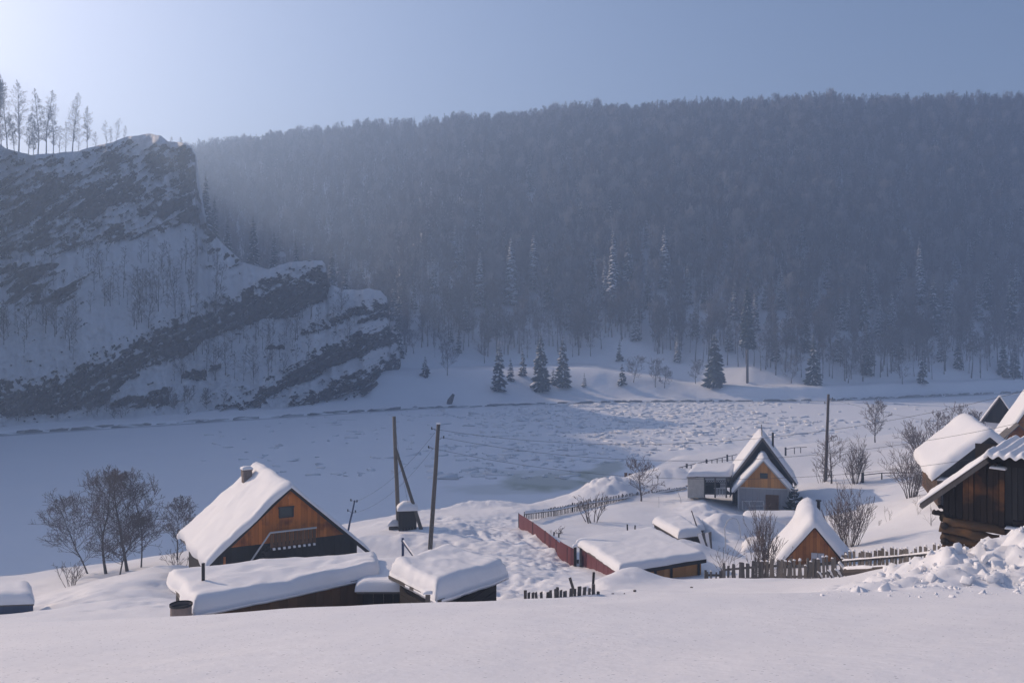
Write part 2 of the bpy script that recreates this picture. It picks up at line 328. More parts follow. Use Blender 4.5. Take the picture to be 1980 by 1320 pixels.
def bluff():
    cols = axis([(-2600,-200,40),(-200,-10,6),(-10,775,1.35)]); nv = 300
    tv = np.linspace(0, 1, nv); PX = cols[:, None] * np.ones(nv); top = top_y(cols); bot = interp(cols, BOTL)
    PY = bot[:, None] + (top - bot)[:, None] * tv[None]
    w1 = 10 * fbm(PX / 30, PY / 30, 211, 5, gain=.65) + 4 * fbm(PX / 6, PY / 5, 213, 3); w2 = 9 * fbm(PX / 22, PY / 22, 215, 5, gain=.6)
    a, b = PX + w2, PY + w1
    r1 = band(a, b, [(-90,760),(0,742),(60,730),(121,712),(226,662),(283,638),(364,598),(465,560),(509,540),(558,520),(622,512),(640,508)], [(-90,800),(101,799),(194,787),(250,738),(299,706),(355,690),(388,664),(428,644),(505,621),(566,606),(634,582)], r=638)
    r1b = band(a, b, [(215,783),(250,768),(323,752)], [(215,790),(320,784)], l=215, r=325)
    r2 = band(a, b, [(384,799),(444,771),(485,757),(525,728),(574,704),(606,676),(663,656),(707,634),(752,622)], [(384,807),(485,804),(517,773),(566,749),(622,724),(687,690),(760,664)], l=384)
    r3 = band(a, b, [(562,766),(600,750),(622,738),(687,720),(752,684),(770,676)], [(562,806),(667,802),(707,792),(752,745),(770,712)], l=560)
    r4 = band(a, b, [(582,638),(626,619),(667,598),(687,583),(711,587),(750,575)], [(582,650),(626,634),(679,611),(727,606),(755,594)], l=582)
    r5 = band(a, b, [(690,618),(720,610),(755,600)], [(690,624),(720,618),(757,610)], l=690)
    r6 = band(a, b, [(520,668),(545,664)], [(520,674),(548,672)], l=520, r=548) + band(a, b, [(355,722),(395,714)], [(355,734),(395,730)], l=355, r=395) + band(a, b, [(405,710),(428,704)], [(405,718),(428,716)], l=405, r=428)
    band_rock = np.clip(r1 + r1b + r2 + r3 + r4 + r5 + r6, 0, 1)
    # broken face under the summit: patches of bare rock between snow ledges, bedding dips to the left
    u = PX * .86 - PY * .5; v_ = PX * .5 + PY * .86
    n1 = fbm(u / 34, v_ / 17, 221, 6, gain=.66)
    face = sstep(-60, 10, PX) * sstep(410, 385, PX) * sstep(500, 455, PY + .15 * PX - 20) * sstep(0, 26, PY - top[:, None]) 
    dark = sstep(300, 120, PX) * sstep(330, 370, PY) * sstep(520, 470, PY) * .35 + sstep(300, 390, PX) * sstep(330, 420, PY) * .25
    pk = face * sstep(.02, .20, n1 + dark * .6 + .02)
    pk2 = sstep(-60, 60, PX) * sstep(180, 130, PX) * sstep(505, 520, PY) * sstep(600, 580, PY) * sstep(.0, .2, fbm(u / 60, v_ / 14, 225, 4))
    pk3 = sstep(380, 400, PX) * sstep(480, 450, PX) * sstep(.05, .2, fbm(u / 18, v_ / 12, 227, 4)) * sstep(530, 500, PY)
    low_l = sstep(100, 40, PX) * sstep(720, 760, PY) * sstep(812, 800, PY) * sstep(-.1, .2, fbm(PX / 16, PY / 9, 231, 4)) * .9
    led = sstep(.10, .30, fbm(u / 16, v_ / 7, 235, 5, gain=.6))          # snow caught on ledges inside the bands
    upper = np.exp(-np.clip((b - interp(a, [(121,712),(226,662),(283,638),(364,598),(465,560),(558,520)])) / 26, 0, 9)) * r1
    cap = 0
    for P_, l_, r_, dp in (([(0,742),(60,730),(121,712),(226,662),(283,638),(364,598),(465,560),(509,540),(558,520),(622,512)], 0, 640, 22), ([(384,799),(444,771),(485,757),(525,728),(574,704),(606,676),(663,656),(707,634),(752,622)], 384, 780, 13), ([(562,766),(600,750),(622,738),(687,720),(752,684)], 560, 780, 15), ([(582,638),(626,619),(667,598),(687,583),(711,587),(750,575)], 582, 780, 10)):
        dd_ = b - interp(a, P_); cap = np.maximum(cap, (dd_ > -6) * np.exp(-np.clip(dd_, 0, 200) / dp) * (a > l_) * (a < r_))
    capm = sstep(.10, .26, cap * (.55 + 1.3 * fbm(PX / 11, PY / 10, 261, 4, gain=.6)))
    band_rock = np.clip(band_rock, 0, 1) * (1 - .92 * capm); led = led * (1 - .6 * (PX > 480))
    pk = np.maximum(pk, sstep(340, 356, PX) * sstep(440, 400, PY) * sstep(0, 14, PY - top[:, None]) * sstep(-.25, .05, fbm(PX / 14, PY / 10, 263, 4)))
    rock = np.clip(band_rock * (1 - led * np.clip(.62 + upper, 0, .97)) + pk + pk2 + pk3 + low_l, 0, 1)
    s = .72 + 3.2 * np.clip(band_rock, 0, 1) + 1.5 * pk + 1.2 * pk2 + .45 * face
    foot = sstep(26, 10, bot[:, None] - PY); s = s * (1 - foot) + .35 * foot
    s = np.where(PX < -20, 1.0 + .25 * sstep(-100, -900, PX), s)
    T = (640 - PY) / F; D0 = (20.0) / np.maximum(-(640 - bot) / F, .03)
    D0 = np.where(cols > 700, 225 + (cols - 700) * .35, D0)
    D = np.zeros_like(PX); D[:, 0] = D0
    for k in range(1, nv):
        dt = T[:, k] - T[:, k - 1]; sk = np.maximum(s[:, k], T[:, k] + .12); D[:, k] = D[:, k - 1] * (1 + dt / (sk - T[:, k]))
    # even out neighbouring columns, then break the surface into blocks
    for _ in range(7): D[1:-1] = (D[:-2] + 2 * D[1:-1] + D[2:]) / 4
    blk = fbm(u / 30, v_ / 11, 241, 5, gain=.55); cr = np.abs(fbm(u / 13, v_ / 8, 247, 4)); vert = np.abs(fbm(PX / 11, PY / 60, 249, 3))
    amp = (.25 + .75 * np.clip(rock + .5 * face + band_rock * .5, 0, 1)) * sstep(0, 12, bot[:, None] - PY)
    D = D + amp * (1 + .4 * (PX > 540)) * (4.4 * blk + 3.2 * cr + 2.2 * vert) + 1.1 * fbm(PX / 9, PY / 9, 251, 4) * sstep(0, 8, bot[:, None] - PY)
    st_ = v_ / 15 + .9 * fbm(u / 60, v_ / 40, 271, 3); fr = st_ - np.floor(st_); jt = u / 34 + 1.2 * fbm(u / 30, v_ / 16, 273, 3) + .5 * np.floor(st_); fj = jt - np.floor(jt)
    rk_ = np.clip(rock + .4 * face, 0, 1) * sstep(0, 14, bot[:, None] - PY)          # bedding steps and upright joints
    D = D + rk_ * (4.2 * (sstep(0, .16, fr) - fr) + 2.0 * (sstep(0, .10, fj) * (1 - sstep(.9, 1, fj)) * -1 + .8) * .9)
    rock = np.clip(rock * (1 - .75 * sstep(.80, .92, fr) * sstep(-.15, .15, fbm(u / 20, v_ / 9, 275, 3))), 0, 1)
    # the nose rounds away from the river
    D = D + 16 * np.clip((PX - 716) / 44, 0, 1.6) ** 2 + 12 * np.clip((PX - 352) / 30, 0, 1) ** 2 * (PY < 420) * sstep(430, 380, PY)
    Z = CZ + T * D; Xw = (PX - 990) / F * D
    # the ground behind the skyline: flat shoulder on the left, falling away behind the ribs
    bs = np.interp(cols, [-2600, 300, 385, 470, 560, 775], [-.02, -.05, -.6, -.75, -.8, -1.0])
    K = np.array([1.2, 3, 6, 11, 18, 27, 40, 60, 85, 115]); Db = D[:, -1:] + K[None]; Zb = np.maximum(Z[:, -1:] + bs[:, None] * K[None] * sstep(0, 6, K)[None] - .12 * K[None] * 0, 3.0)
    Xb = Xw[:, -1:] - (K[None] * .55) * np.interp(cols, [-2600, 0, 775], [1.2, .5, .35])[:, None] * 1.0
    rockb = np.zeros_like(Db)
    XX = np.concatenate([Xw, Xb], 1); YY = np.concatenate([D, Db], 1); ZZ = np.concatenate([Z, Zb], 1); RR = np.concatenate([rock, rockb], 1)
    ZZ[:, 0] -= 1.2; 
    me = npmesh('bluff', np.stack([XX, YY, ZZ], -1), gridfaces(*XX.shape)[:, ::-1])
    at = me.attributes.new('rock', 'FLOAT', 'POINT'); at.data.foreach_set('value', RR.ravel().astype(np.float32))
    return me, cols, PX, PY, XX, YY, ZZ, rock
bluff_me, bc, bPX, bPY, bX, bY, bZ, bR = bluff()
m = NB('bluff_rock'); geo = m.n.new('ShaderNodeNewGeometry'); sx = m.n.new('ShaderNodeSeparateXYZ'); m.L(geo.outputs['Normal'], sx.inputs[0])
edge = m.noise(.30, 8, .74); rk = m.math('ADD', m.attr('rock'), m.math('MULTIPLY', m.math('SUBTRACT', edge, .5), 1.7))
rk = m.math('SUBTRACT', rk, m.math('MULTIPLY', m.math('SUBTRACT', sx.outputs[2], .35), .55))
mask = m.ramp(rk, [(.30, 0), (.40, 1)])
rc = m.mix(m.noise(.18, 6, .65), (.022, .022, .025), (.12, .108, .105)); rc = m.mix(m.ramp(m.noise(.5, 5, .7, stretch=(1, 1, .25)), [(.5, 0), (.7, 1)]), rc, (.115, .078, .062))
rc = m.mix(m.ramp(m.noise(1.6, 6, .8), [(.52, 0), (.6, 1)]), rc, (.02, .02, .022))
m.col(m.mix(mask, SNOW, rc)); m.rough(.8, .2); p = m.bump(m.noise(.35, 8, .7), .9, 1.8); m.bump(m.noise(2.5, 5, .7), .7, .3, p)
bl = link('bluff', bluff_me, m.m); tag(bl, kind='structure')
def bluff_at(px, py):
    """world point on the bluff face under a photo pixel"""
    i = int(np.argmin(np.abs(bc - px))); j = int(np.argmin(np.abs(bPY[i] - py))); return Vector((bX[i, j], bY[i, j], bZ[i, j]))
def gz(x, y): return float(ground_z(np.array([x]), np.array([y]))[0])
def hz(x, y): return float(hill_z(np.array([float(x)]), np.array([float(y)]))[0])

# ------------------------------------------------------------------ cold haze
def haze_box(x0, x1, y0, y1, z0, z1, dens):
    bm = bmesh.new(); bmesh.ops.create_cube(bm, size=1); me = bpy.data.meshes.new('haze'); 
    bmesh.ops.scale(bm, vec=(x1 - x0, y1 - y0, z1 - z0), verts=bm.verts); bm.to_mesh(me); bm.free()
    m = bpy.data.materials.new('haze'); m.use_nodes = True; t = m.node_tree
    t.nodes.remove(t.nodes['Principled BSDF']); v = t.nodes.new('ShaderNodeVolumePrincipled')
    v.inputs['Color'].default_value = (.50, .69, 1.0, 1); v.inputs['Density'].default_value = dens; v.inputs['Anisotropy'].default_value = .50
    t.links.new(v.outputs[0], t.nodes['Material Output'].inputs['Volume'])
    o = link('haze', me, m, loc=((x0 + x1) / 2, (y0 + y1) / 2, (z0 + z1) / 2)); tag(o, kind='stuff'); return o
haze_box(-620, 760, -90, 760, -2.2, 196, .00132)
# ------------------------------------------------------------------ mesh builder
class MB:
    def __init__(s): s.v = []; s.f = []
    def add(s, vs, fs):
        k = len(s.v); s.v += [tuple(v) for v in vs]; s.f += [[i + k for i in f] for f in fs]; return s
    def box(s, c, sz, rot=None):
        x, y, z = [q / 2 for q in sz]; c = Vector(c)
        vs = [Vector((a * x, b * y, d * z)) for a in (-1, 1) for b in (-1, 1) for d in (-1, 1)]
        if rot is not None: vs = [rot @ v for v in vs]
        return s.add([v + c for v in vs], [(0, 1, 3, 2), (4, 6, 7, 5), (0, 4, 5, 1), (2, 3, 7, 6), (0, 2, 6, 4), (1, 5, 7, 3)])
    def bar(s, p, q, w, h, up=(0, 0, 1)):
        p = Vector(p); q = Vector(q); d = (q - p).normalized(); u = Vector(up); sx = d.cross(u)
        if sx.length < 1e-4: sx = d.cross(Vector((1, 0, 0)))
        sx.normalize(); u = sx.cross(d); vs = [e + sx * a * w / 2 + u * b * h / 2 for e in (p, q) for a in (-1, 1) for b in (-1, 1)]
        return s.add(vs, [(0, 1, 3, 2), (4, 6, 7, 5), (0, 4, 5, 1), (2, 3, 7, 6), (0, 2, 6, 4), (1, 5, 7, 3)])
    def tube(s, pts, rs, n=8, cap=True):
        pts = [Vector(p) for p in pts]; rs = rs if isinstance(rs, (list, tuple)) else [rs] * len(pts); vs = []; ref = Vector((.31, .95, .11))
        for i, p in enumerate(pts):
            d = (pts[min(i + 1, len(pts) - 1)] - pts[max(i - 1, 0)]).normalized(); a = d.cross(ref)
            if a.length < .1: a = d.cross(Vector((1, 0, 0)))
            a.normalize(); b = d.cross(a)
            vs += [p + (a * math.cos(t) + b * math.sin(t)) * rs[i] for t in [2 * math.pi * k / n for k in range(n)]]
        fs = [(i * n + k, i * n + (k + 1) % n, (i + 1) * n + (k + 1) % n, (i + 1) * n + k) for i in range(len(pts) - 1) for k in range(n)]
        if cap: fs += [tuple(range(n))[::-1], tuple((len(pts) - 1) * n + k for k in range(n))]
        return s.add(vs, fs)
    def prism(s, poly, vec):
        """polygon extruded by vec"""
        n = len(poly); vec = Vector(vec); vs = [Vector(p) for p in poly] + [Vector(p) + vec for p in poly]
        return s.add(vs, [tuple(range(n))[::-1], tuple(range(n, 2 * n))] + [(i, (i + 1) % n, (i + 1) % n + n, i + n) for i in range(n)])
    def mesh(s, name, sm=False):
        me = bpy.data.meshes.new(name); me.from_pydata(s.v, [], s.f); me.update()
        bm = bmesh.new(); bm.from_mesh(me); bmesh.ops.recalc_face_normals(bm, faces=bm.faces); bm.to_mesh(me); bm.free()
        if sm: smooth(me)
        return me
    def build(s, name, mat, parent=None, sm=False, loc=None, rot=None): return link(name, s.mesh(name, sm), mat, parent, loc, rot)
def put(name, me, mat, parent, loc, rot=(0, 0, 0), sc=None):
    o = link(name, me, mat, parent, loc, rot)
    if sc: o.scale = sc
    return o
def edgepar(n, L, r):
    """parameters 0..1 packed near both ends"""
    t = np.linspace(0, 1, n); k = min(.3, r / L * 1.2); q = 5
    return np.concatenate([k * (1 - np.cos(np.linspace(0, math.pi / 2, q)))[:-1], np.linspace(k, 1 - k, n), 1 - k * (1 - np.cos(np.linspace(math.pi / 2, 0, q)))[1:]])
def snow_on(name, parent, P, Lu, Lv, T, up, n=(26, 26), seed=0, jit=.08, lump=.12, r=None, mat=None, sag=0.0, over=.04):
    """snow lying on a surface P(U,V): rounded at the rim, hanging a little over it"""
    r = r or T * .9; u = edgepar(n[0], Lu, r); v = edgepar(n[1], Lv, r); U, V = np.meshgrid(u, v, indexing='ij')
    du = np.minimum(U, 1 - U) * Lu; dv = np.minimum(V, 1 - V) * Lv
    jx = jit * fbm(V * Lv / 1.1, U * 0 + seed, seed + 1, 4) ; jy = jit * fbm(U * Lu / 1.1, V * 0 + seed, seed + 2, 4)
    eu = sstep(.18, 0, np.minimum(U, 1 - U)); ev = sstep(.18, 0, np.minimum(V, 1 - V))
    U2 = U + np.where(U < .5, -1, 1) * eu * (over + jx) / Lu; V2 = V + np.where(V < .5, -1, 1) * ev * (over + jy) / Lv
    d = np.minimum(du, dv); prof = lambda q: np.sqrt(np.clip(1 - (1 - np.clip(q / r, 0, 1)) ** 2, 0, 1))
    t = T * np.minimum(prof(du), prof(dv)) * (.93 + .07 * prof(du) * prof(dv)) * (1 + lump * (1.3 * fbm(U * Lu / 1.6, V * Lv / 1.6, seed + 3, 3) + .5 * fbm(U * Lu / .45, V * Lv / .45, seed + 5, 2)))
    x, y, z = P(U2, V2); N = up(U2, V2)
    X3 = np.stack([x + N[0] * t, y + N[1] * t, z + N[2] * t - sag * (1 - prof(d))], -1)
    nu, nv = len(u), len(v); fq = gridfaces(nu, nv); top = X3.reshape(-1, 3)
    bot = np.stack([x, y, z - .02], -1).reshape(-1, 3)          # underside so the slab is solid
    rim = [i * nv for i in range(nu)] + [(nu - 1) * nv + j for j in range(1, nv)] + [i * nv + nv - 1 for i in range(nu - 2, -1, -1)] + [j for j in range(nv - 2, 0, -1)]
    k = len(top); side = [[rim[i], rim[(i + 1) % len(rim)], rim[(i + 1) % len(rim)] + k, rim[i] + k] for i in range(len(rim))]
    me = npmesh(name, np.concatenate([top, bot]), np.concatenate([fq, fq[:, ::-1] + k, np.array(side)]))
    bm = bmesh.new(); bm.from_mesh(me); bmesh.ops.recalc_face_normals(bm, faces=bm.faces); bm.to_mesh(me); bm.free()
    return link(name, me, mat or M['snow'], parent)
def snow_quad(name, parent, A, B, C, Dq, T, **kw):
    """slab on the quad A(0,0) B(1,0) C(1,1) D(0,1), given in the parent's coordinates"""
    A, B, C, Dq = [np.array(p, float) for p in (A, B, C, Dq)]
    def P(U, V): return [A[i] * (1 - U) * (1 - V) + B[i] * U * (1 - V) + C[i] * U * V + Dq[i] * (1 - U) * V for i in range(3)]
    nrm = np.cross(B - A, Dq - A); nrm /= np.linalg.norm(nrm); nrm = nrm if nrm[2] > 0 else -nrm; nrm = nrm * .4 + np.array([0, 0, .6]); nrm /= np.linalg.norm(nrm)
    return snow_on(name, parent, P, (np.linalg.norm(B - A) + np.linalg.norm(C - Dq)) / 2, (np.linalg.norm(Dq - A) + np.linalg.norm(C - B)) / 2, T, lambda U, V: nrm, **kw)
def snow_gable(name, parent, wl, zl, h, wr, zr, y0, y1, Tl, Tr, seed=0, extra=None, **kw):
    """one sheet over both roof slopes. x across, y along the ridge"""
    LL = math.hypot(wl, h - zl); LR = math.hypot(wr, h - zr); Lt = LL + LR; a = LL / Lt
    nl = np.array([-(h - zl), 0, wl]) / LL; nr = np.array([(h - zr), 0, wr]) / LR; T = max(Tl, Tr)
    def P(U, V):
        left = V < a; q = np.where(left, V / a, (V - a) / (1 - a))
        return [np.where(left, -wl * (1 - q), wr * q), y0 + (y1 - y0) * U, np.where(left, zl + (h - zl) * q, h + (zr - h) * q)]
    def N(U, V):
        b = sstep(-.10, .10, V - a); th = np.where(V < a, 1, 0) * Tl / T + np.where(V < a, 0, 1) * Tr / T; th = Tl / T + (Tr / T - Tl / T) * sstep(-.06, .08, V - a)
        if extra is not None: th = th * extra(U, V)
        v = [nl[i] * (1 - b) + nr[i] * b for i in range(3)]; L = np.sqrt(v[0] ** 2 + v[2] ** 2); v = [v[0] / L * .75, v[1], v[2] / L * .75 + .25]
        return [v[0] * th, v[1] * th, v[2] * th]
    kw.setdefault('n', (24, 40)); return snow_on(name, parent, P, y1 - y0, Lt, T, N, seed=seed, **kw)
def gable_boards(root, name, mat, y, x0, x1, zb, ztop, bw, t=.03, proud=.012, gap=.008, seed=1, skip=None):
    """upright boards with cut tops; ztop(x) is the roof line"""
    r = random.Random(seed); x = x0
    while x < x1 - .03:
        w = min(bw * r.uniform(.85, 1.15), x1 - x); xa, xb = x + gap / 2, x + w - gap / 2; pts = [(xa, ztop(xa)), (xb, ztop(xb))]
        if (xa < 0 < xb): pts = [(xa, ztop(xa)), (0, ztop(0)), (xb, ztop(xb))]
        yo = y - r.uniform(0, proud); zz = zb(x) if callable(zb) else zb
        if max(p[1] for p in pts) > zz + .04:
            poly = [(xa, yo, zz + r.uniform(-.01, .01))] + [(px, yo, max(pz, zz + .02)) for px, pz in pts] + [(xb, yo, zz + r.uniform(-.01, .01))]
            MB().prism(poly, (0, t, 0)).build(name, mat, root)
        x += w
def roof_panel(root, name, xe, ze, xr, zr, y0, y1, t, mat):
    MB().prism([(xe, y0, ze), (xr, y0, zr), (xr, y0, zr - t), (xe, y0, ze - t)], (0, y1 - y0, 0)).build(name, mat, root)
def lin(x0, z0, x1, z1): return lambda x: z0 + (z1 - z0) * (x - x0) / (x1 - x0)

# ------------------------------------------------------------------ orange gabled house, left
def house_a():
    R = empty('wooden_house', (-11.5, 46, 5.6), math.radians(30), 'orange boarded house with brick chimney, snowy gable roof and balcony, largest on the left', 'house')
    wl, zl, h, wr, zr, L = 4.2, 2.75, 6.35, 4.3, 2.5, 7.2
    roof = lambda x: (h - (h - zl) * -x / wl if x < 0 else h - (h - zr) * x / wr) - .16
    roof_panel(R, 'roof_panel', -wl, zl, 0, h, 0, L, .10, M['grey_wood']); roof_panel(R, 'roof_panel', wr, zr, .0, h, 0, L, .10, M['grey_wood'])
    zsplit = lambda x: 3.45
    gable_boards(R, 'board', M['orange_wood'], .42, -3.6, 3.6, zsplit, roof, .17, seed=3)
    gable_boards(R, 'dark_board', M['dark_wood'], .46, -3.75, 3.8, 0, lambda x: min(roof(x), 3.44), .3, seed=4)
    MB().box((-3.72, 3.8, 1.4), (.14, 6.4, 2.9)).build('side_wall', M['dark_wood'], R); MB().box((3.77, 3.8, 1.3), (.14, 6.4, 2.7)).build('side_wall', M['dark_wood'], R)
    MB().prism([(-3.7, 6.9, 0), (-3.7, 6.9, 2.9), (0, 6.9, h - .2), (3.7, 6.9, 2.7), (3.7, 6.9, 0)], (0, .1, 0)).build('back_wall', M['dark_wood'], R)
    for s, w_, z_ in ((-1, wl, zl), (1, wr, zr)):
        MB().bar((s * .02, .0, h - .10), (s * w_, .0, z_ - .10), .05, .2).build('barge_board', M['dark_wood'], R)
    MB().box((-3.3, .1, 1.8), (.1, .1, 2.6)).build('corner_post', M['red_wood'], R)
    f = MB()
    for a_, b_ in (((-.36, 0, 0), (.36, 0, 0)), ((-.42, 0, .5), (.42, 0, .5))): f.bar(Vector(a_) + Vector((-.1, .38, 4.72)), Vector(b_) + Vector((-.1, .38, 4.72)), .06, .08)
    for x in (-.35, .35): f.bar((x - .1, .38, 4.7), (x - .1, .38, 5.24), .06, .08, (1, 0, 0))
    wn = f.build('window', M['black_metal'], R); MB().box((-.1, .40, 4.97), (.62, .02, .44)).build('pane', M['glass'], wn)
    # balcony and its stair
    B = MB().box((0.02, -.08, 3.28), (2.35, 1.0, .07)).build('balcony', M['dark_wood'], R)
    MB().box((0.02, -.56, 4.2), (2.4, .1, .07)).build('rail', M['trim_grey'], B)
    for k in range(12): MB().box((-1.1 + k * .2, -.56, 3.8), (.17, .03, .74)).build('board', M['brown_wood'], B)
    for k in range(9): MB().box((-1.0 + k * .26, -.60, 3.36), (.11, .12, .10)).build('snow_cap', M['snow'], B)
    st = MB().bar((-1.18, -.56, 4.2), (-3.1, -.56, 1.6), .06, .07).build('stair_rail', M['trim_grey'], R)
    s2 = MB().bar((-1.15, -.56, 3.3), (-3.1, -.56, .6), .06, .2); s2.bar((-1.15, .2, 3.3), (-3.1, .2, .6), .06, .2); S_ = s2.build('stair', M['dark_wood'], R)
    for k in range(10): MB().box((-1.3 - k * .19, -.18, 3.1 - k * .263), (.24, .76, .035)).build('tread', M['grey_wood'], S_)
    # chimney
    c = Vector((-.88, 5.7, 0)); ch = MB(); r = random.Random(2)
    for k in range(19):
        z = 4.85 + k * .088; o = (k % 2) * .06; wdt = .46 if k < 15 else .52
        for a in range(4): ch.box((c.x - wdt / 2 + (a + .5) * wdt / 4 , c.y - wdt / 2 + .06 + r.uniform(-.006, .006), z), (wdt / 4 - .012, .12, .076)); 
        for a in range(3): ch.box((c.x + wdt / 2 - .06 + r.uniform(-.006, .006), c.y - wdt / 2 + .12 + (a + .5) * (wdt - .12) / 3, z), (.12, (wdt - .12) / 3 - .012, .076)); ch.box((c.x - wdt / 2 + .06, c.y - wdt / 2 + .12 + (a + .5) * (wdt - .12) / 3, z), (.12, (wdt - .12) / 3 - .012, .076))
    ch.box((c.x, c.y + .02, 5.65), (.36, .36, 1.66)); C = ch.build('chimney', M['brick'], R)
    MB().box((c.x, c.y, 6.53), (.56, .56, .07)).build('cap', M['brick'], C)
    snow_quad('snow_cap', C, (c.x - .27, c.y - .27, 6.57), (c.x + .27, c.y - .27, 6.57), (c.x + .27, c.y + .27, 6.57), (c.x - .27, c.y + .27, 6.57), .16, n=(8, 8), jit=.01)
    ext = lambda U, V: 1 + .55 * np.exp(-((V - .5) / .035) ** 2) * sstep(.25, .5, U) * (1 + .6 * fbm(U * 9, V * 9, 5, 3)) - .25 * sstep(.3, .0, U) * (.5 + fbm(U * 14, V * 13, 9, 3)) * (V < .5)
    snow_gable('roof_snow', R, wl + .05, zl - .04, h, wr + .05, zr - .04, -.12, L + .1, .34, .16, seed=300, extra=ext, jit=.20, lump=.22, n=(34, 60), r=.28)
house_a()

# ------------------------------------------------------------------ low sheds buried in snow
def quad_shed(name, label, cat, q, T, base, wall_mats, seed, group=None, inset=.25, board=.3, horizontal=False, n=(34, 24), jit=.08, lump=.12, **kw):
    """q: four roof corners (front-left, front-right, back-right, back-left) in the world"""
    c = sum((Vector(p) for p in q), Vector()) / 4; c.z = base; R = empty(name, c, 0, label, cat, group); Q = [Vector(p) - c for p in q]; cen = sum(Q, Vector()) / 4
    I = [p + (Vector((cen.x, cen.y, p.z)) - p).normalized() * inset for p in Q]
    rf = MB(); rf.add([p + Vector((0, 0, o)) for o in (0, -.09) for p in Q], [(0, 1, 2, 3), (7, 6, 5, 4)] + [(i, (i + 1) % 4, (i + 1) % 4 + 4, i + 4) for i in range(4)])
    rf.build('roof', M['grey_wood'], R)
    r = random.Random(seed)
    for i in range(4):
        a, b = I[i], I[(i + 1) % 4]; L = (b - a).xy.length; d = (b - a) / L; nrm = Vector((d.y, -d.x, 0)); mt = wall_mats[i]
        if horizontal:
            z = 0.0
            while z < max(a.z, b.z) - .1:
                h = board * r.uniform(.85, 1.15); zt = min(a.z, b.z) - .1; lo_, hi_ = z, z + h - .012
                p0 = a.copy(); p1 = b.copy(); 
                if lo_ < max(a.z, b.z) - .12:
                    poly = [Vector((p0.x, p0.y, lo_)), Vector((p1.x, p1.y, lo_)), Vector((p1.x, p1.y, min(hi_, b.z - .1) if b.z - .1 > lo_ else lo_ + .01)), Vector((p0.x, p0.y, min(hi_, a.z - .1) if a.z - .1 > lo_ else lo_ + .01))]
                    MB().prism(poly, -nrm * (.10 + r.uniform(0, .02))).build('board', mt, R)
                z += h
        else:
            s = 0.0
            while s < L - .02:
                w = min(board * r.uniform(.85, 1.15), L - s); pa = a + d * (s + .004); pb = a + d * (s + w - .004); o = nrm * r.uniform(0, .015)
                MB().prism([Vector((pa.x, pa.y, 0)) + o, Vector((pb.x, pb.y, 0)) + o, Vector((pb.x, pb.y, pb.z - .1)) + o, Vector((pa.x, pa.y, pa.z - .1)) + o], -nrm * .04).build('board', mt, R); s += w
    sn = snow_quad('roof_snow', R, Q[0], Q[1], Q[2], Q[3], T, seed=seed, n=n, jit=jit, lump=lump, **kw); return R, Q, I
g = quad_shed('garden_shed', 'long low shed with thick snow slab and stove pipe, in front of the orange house', 'shed',
    [Wp(372, 1187, 24.5), Wp(733, 1112, 29), Wp(728, 1086, 32.5), Wp(325, 1122, 28.5)], .43, 10.9, [M['brown_wood'], M['dark_wood'], M['dark_wood'], M['dark_wood']], 401, n=(44, 24), sag=.10, r=.26, lump=.20, jit=.13)
R1 = g[0]; pp = Wp(393, 1128, 26.6) - R1.location
MB().tube([pp + Vector((0, 0, -.7)), pp + Vector((0, 0, .62))], .05, 10).build('stove_pipe', M['black_metal'], R1, sm=False)
MB().tube([pp + Vector((0, 0, .03)), pp + Vector((0, 0, .05))], [.14, .14], 12).build('pipe_collar', M['black_metal'], R1)
g = quad_shed('log_shed', 'small log shed under a rounded snow slab, right of the long shed', 'shed',
    [Wp(846, 1160, 24.2), Wp(980, 1112, 28.3), Wp(868, 1078, 31), Wp(751, 1112, 27)], .52, 10.9, [M['dark_wood'], M['dark_wood'], M['dark_wood'], M['dark_wood']], 411, horizontal=True, board=.22, inset=.35, sag=.12, r=.32, lump=.18, jit=.14)
g = quad_shed('lean_to', 'dark open lean-to squeezed between the long shed and the log shed', 'shed',
    [Wp(690, 1142, 27.6), Wp(800, 1142, 27.6), Wp(800, 1093, 33.5), Wp(700, 1093, 33.5)], .32, 10.5, [M['dark_wood']] * 4, 421, n=(14, 14), inset=.6)
b = Wp(350, 1190, 23.6); R = empty('metal_barrel', b, 0, 'rusty grey barrel with dark open top at left corner of the long shed', 'barrel')
MB().tube([(0, 0, -.9), (0, 0, .30)], [.28, .27], 20, cap=False).build('drum', M['brick'], R); MB().tube([(0, 0, .27), (0, 0, .33)], [.295, .295], 20, cap=False).build('rim', M['black_metal'], R); MB().tube([(0, 0, .22), (0, 0, .23)], .265, 20).build('inner_disc', M['black_metal'], R)  # flat black disc closes the drum just under its rim
MB().tube([(.2, .1, -.2), (.75, .15, -.45)], .13, 10).build('pipe', M['black_metal'], R)
p = Wp(826, 1176, 23.6); R = empty('wooden_post', p, 0, 'short leaning post in front of the log shed', 'post')
MB().bar((0, 0, -.3), (.02, 0, .42), .12, .12).build('stake', M['grey_wood'], R); snow_quad('snow_cap', R, (-.06, -.07, .42), (.1, -.07, .42), (.1, .07, .42), (-.06, .07, .42), .06, n=(6, 6), jit=.01)
g = quad_shed('far_left_shed', 'snow-covered slatted crib cut by the left edge of the photo', 'shed',
    [Wp(-90, 1172, 40), Wp(66, 1166, 40), Wp(60, 1140, 43.5), Wp(-70, 1146, 43.5)], .55, 6.6, [M['blue_metal']] * 4, 431, board=.22, n=(20, 14), inset=.1)
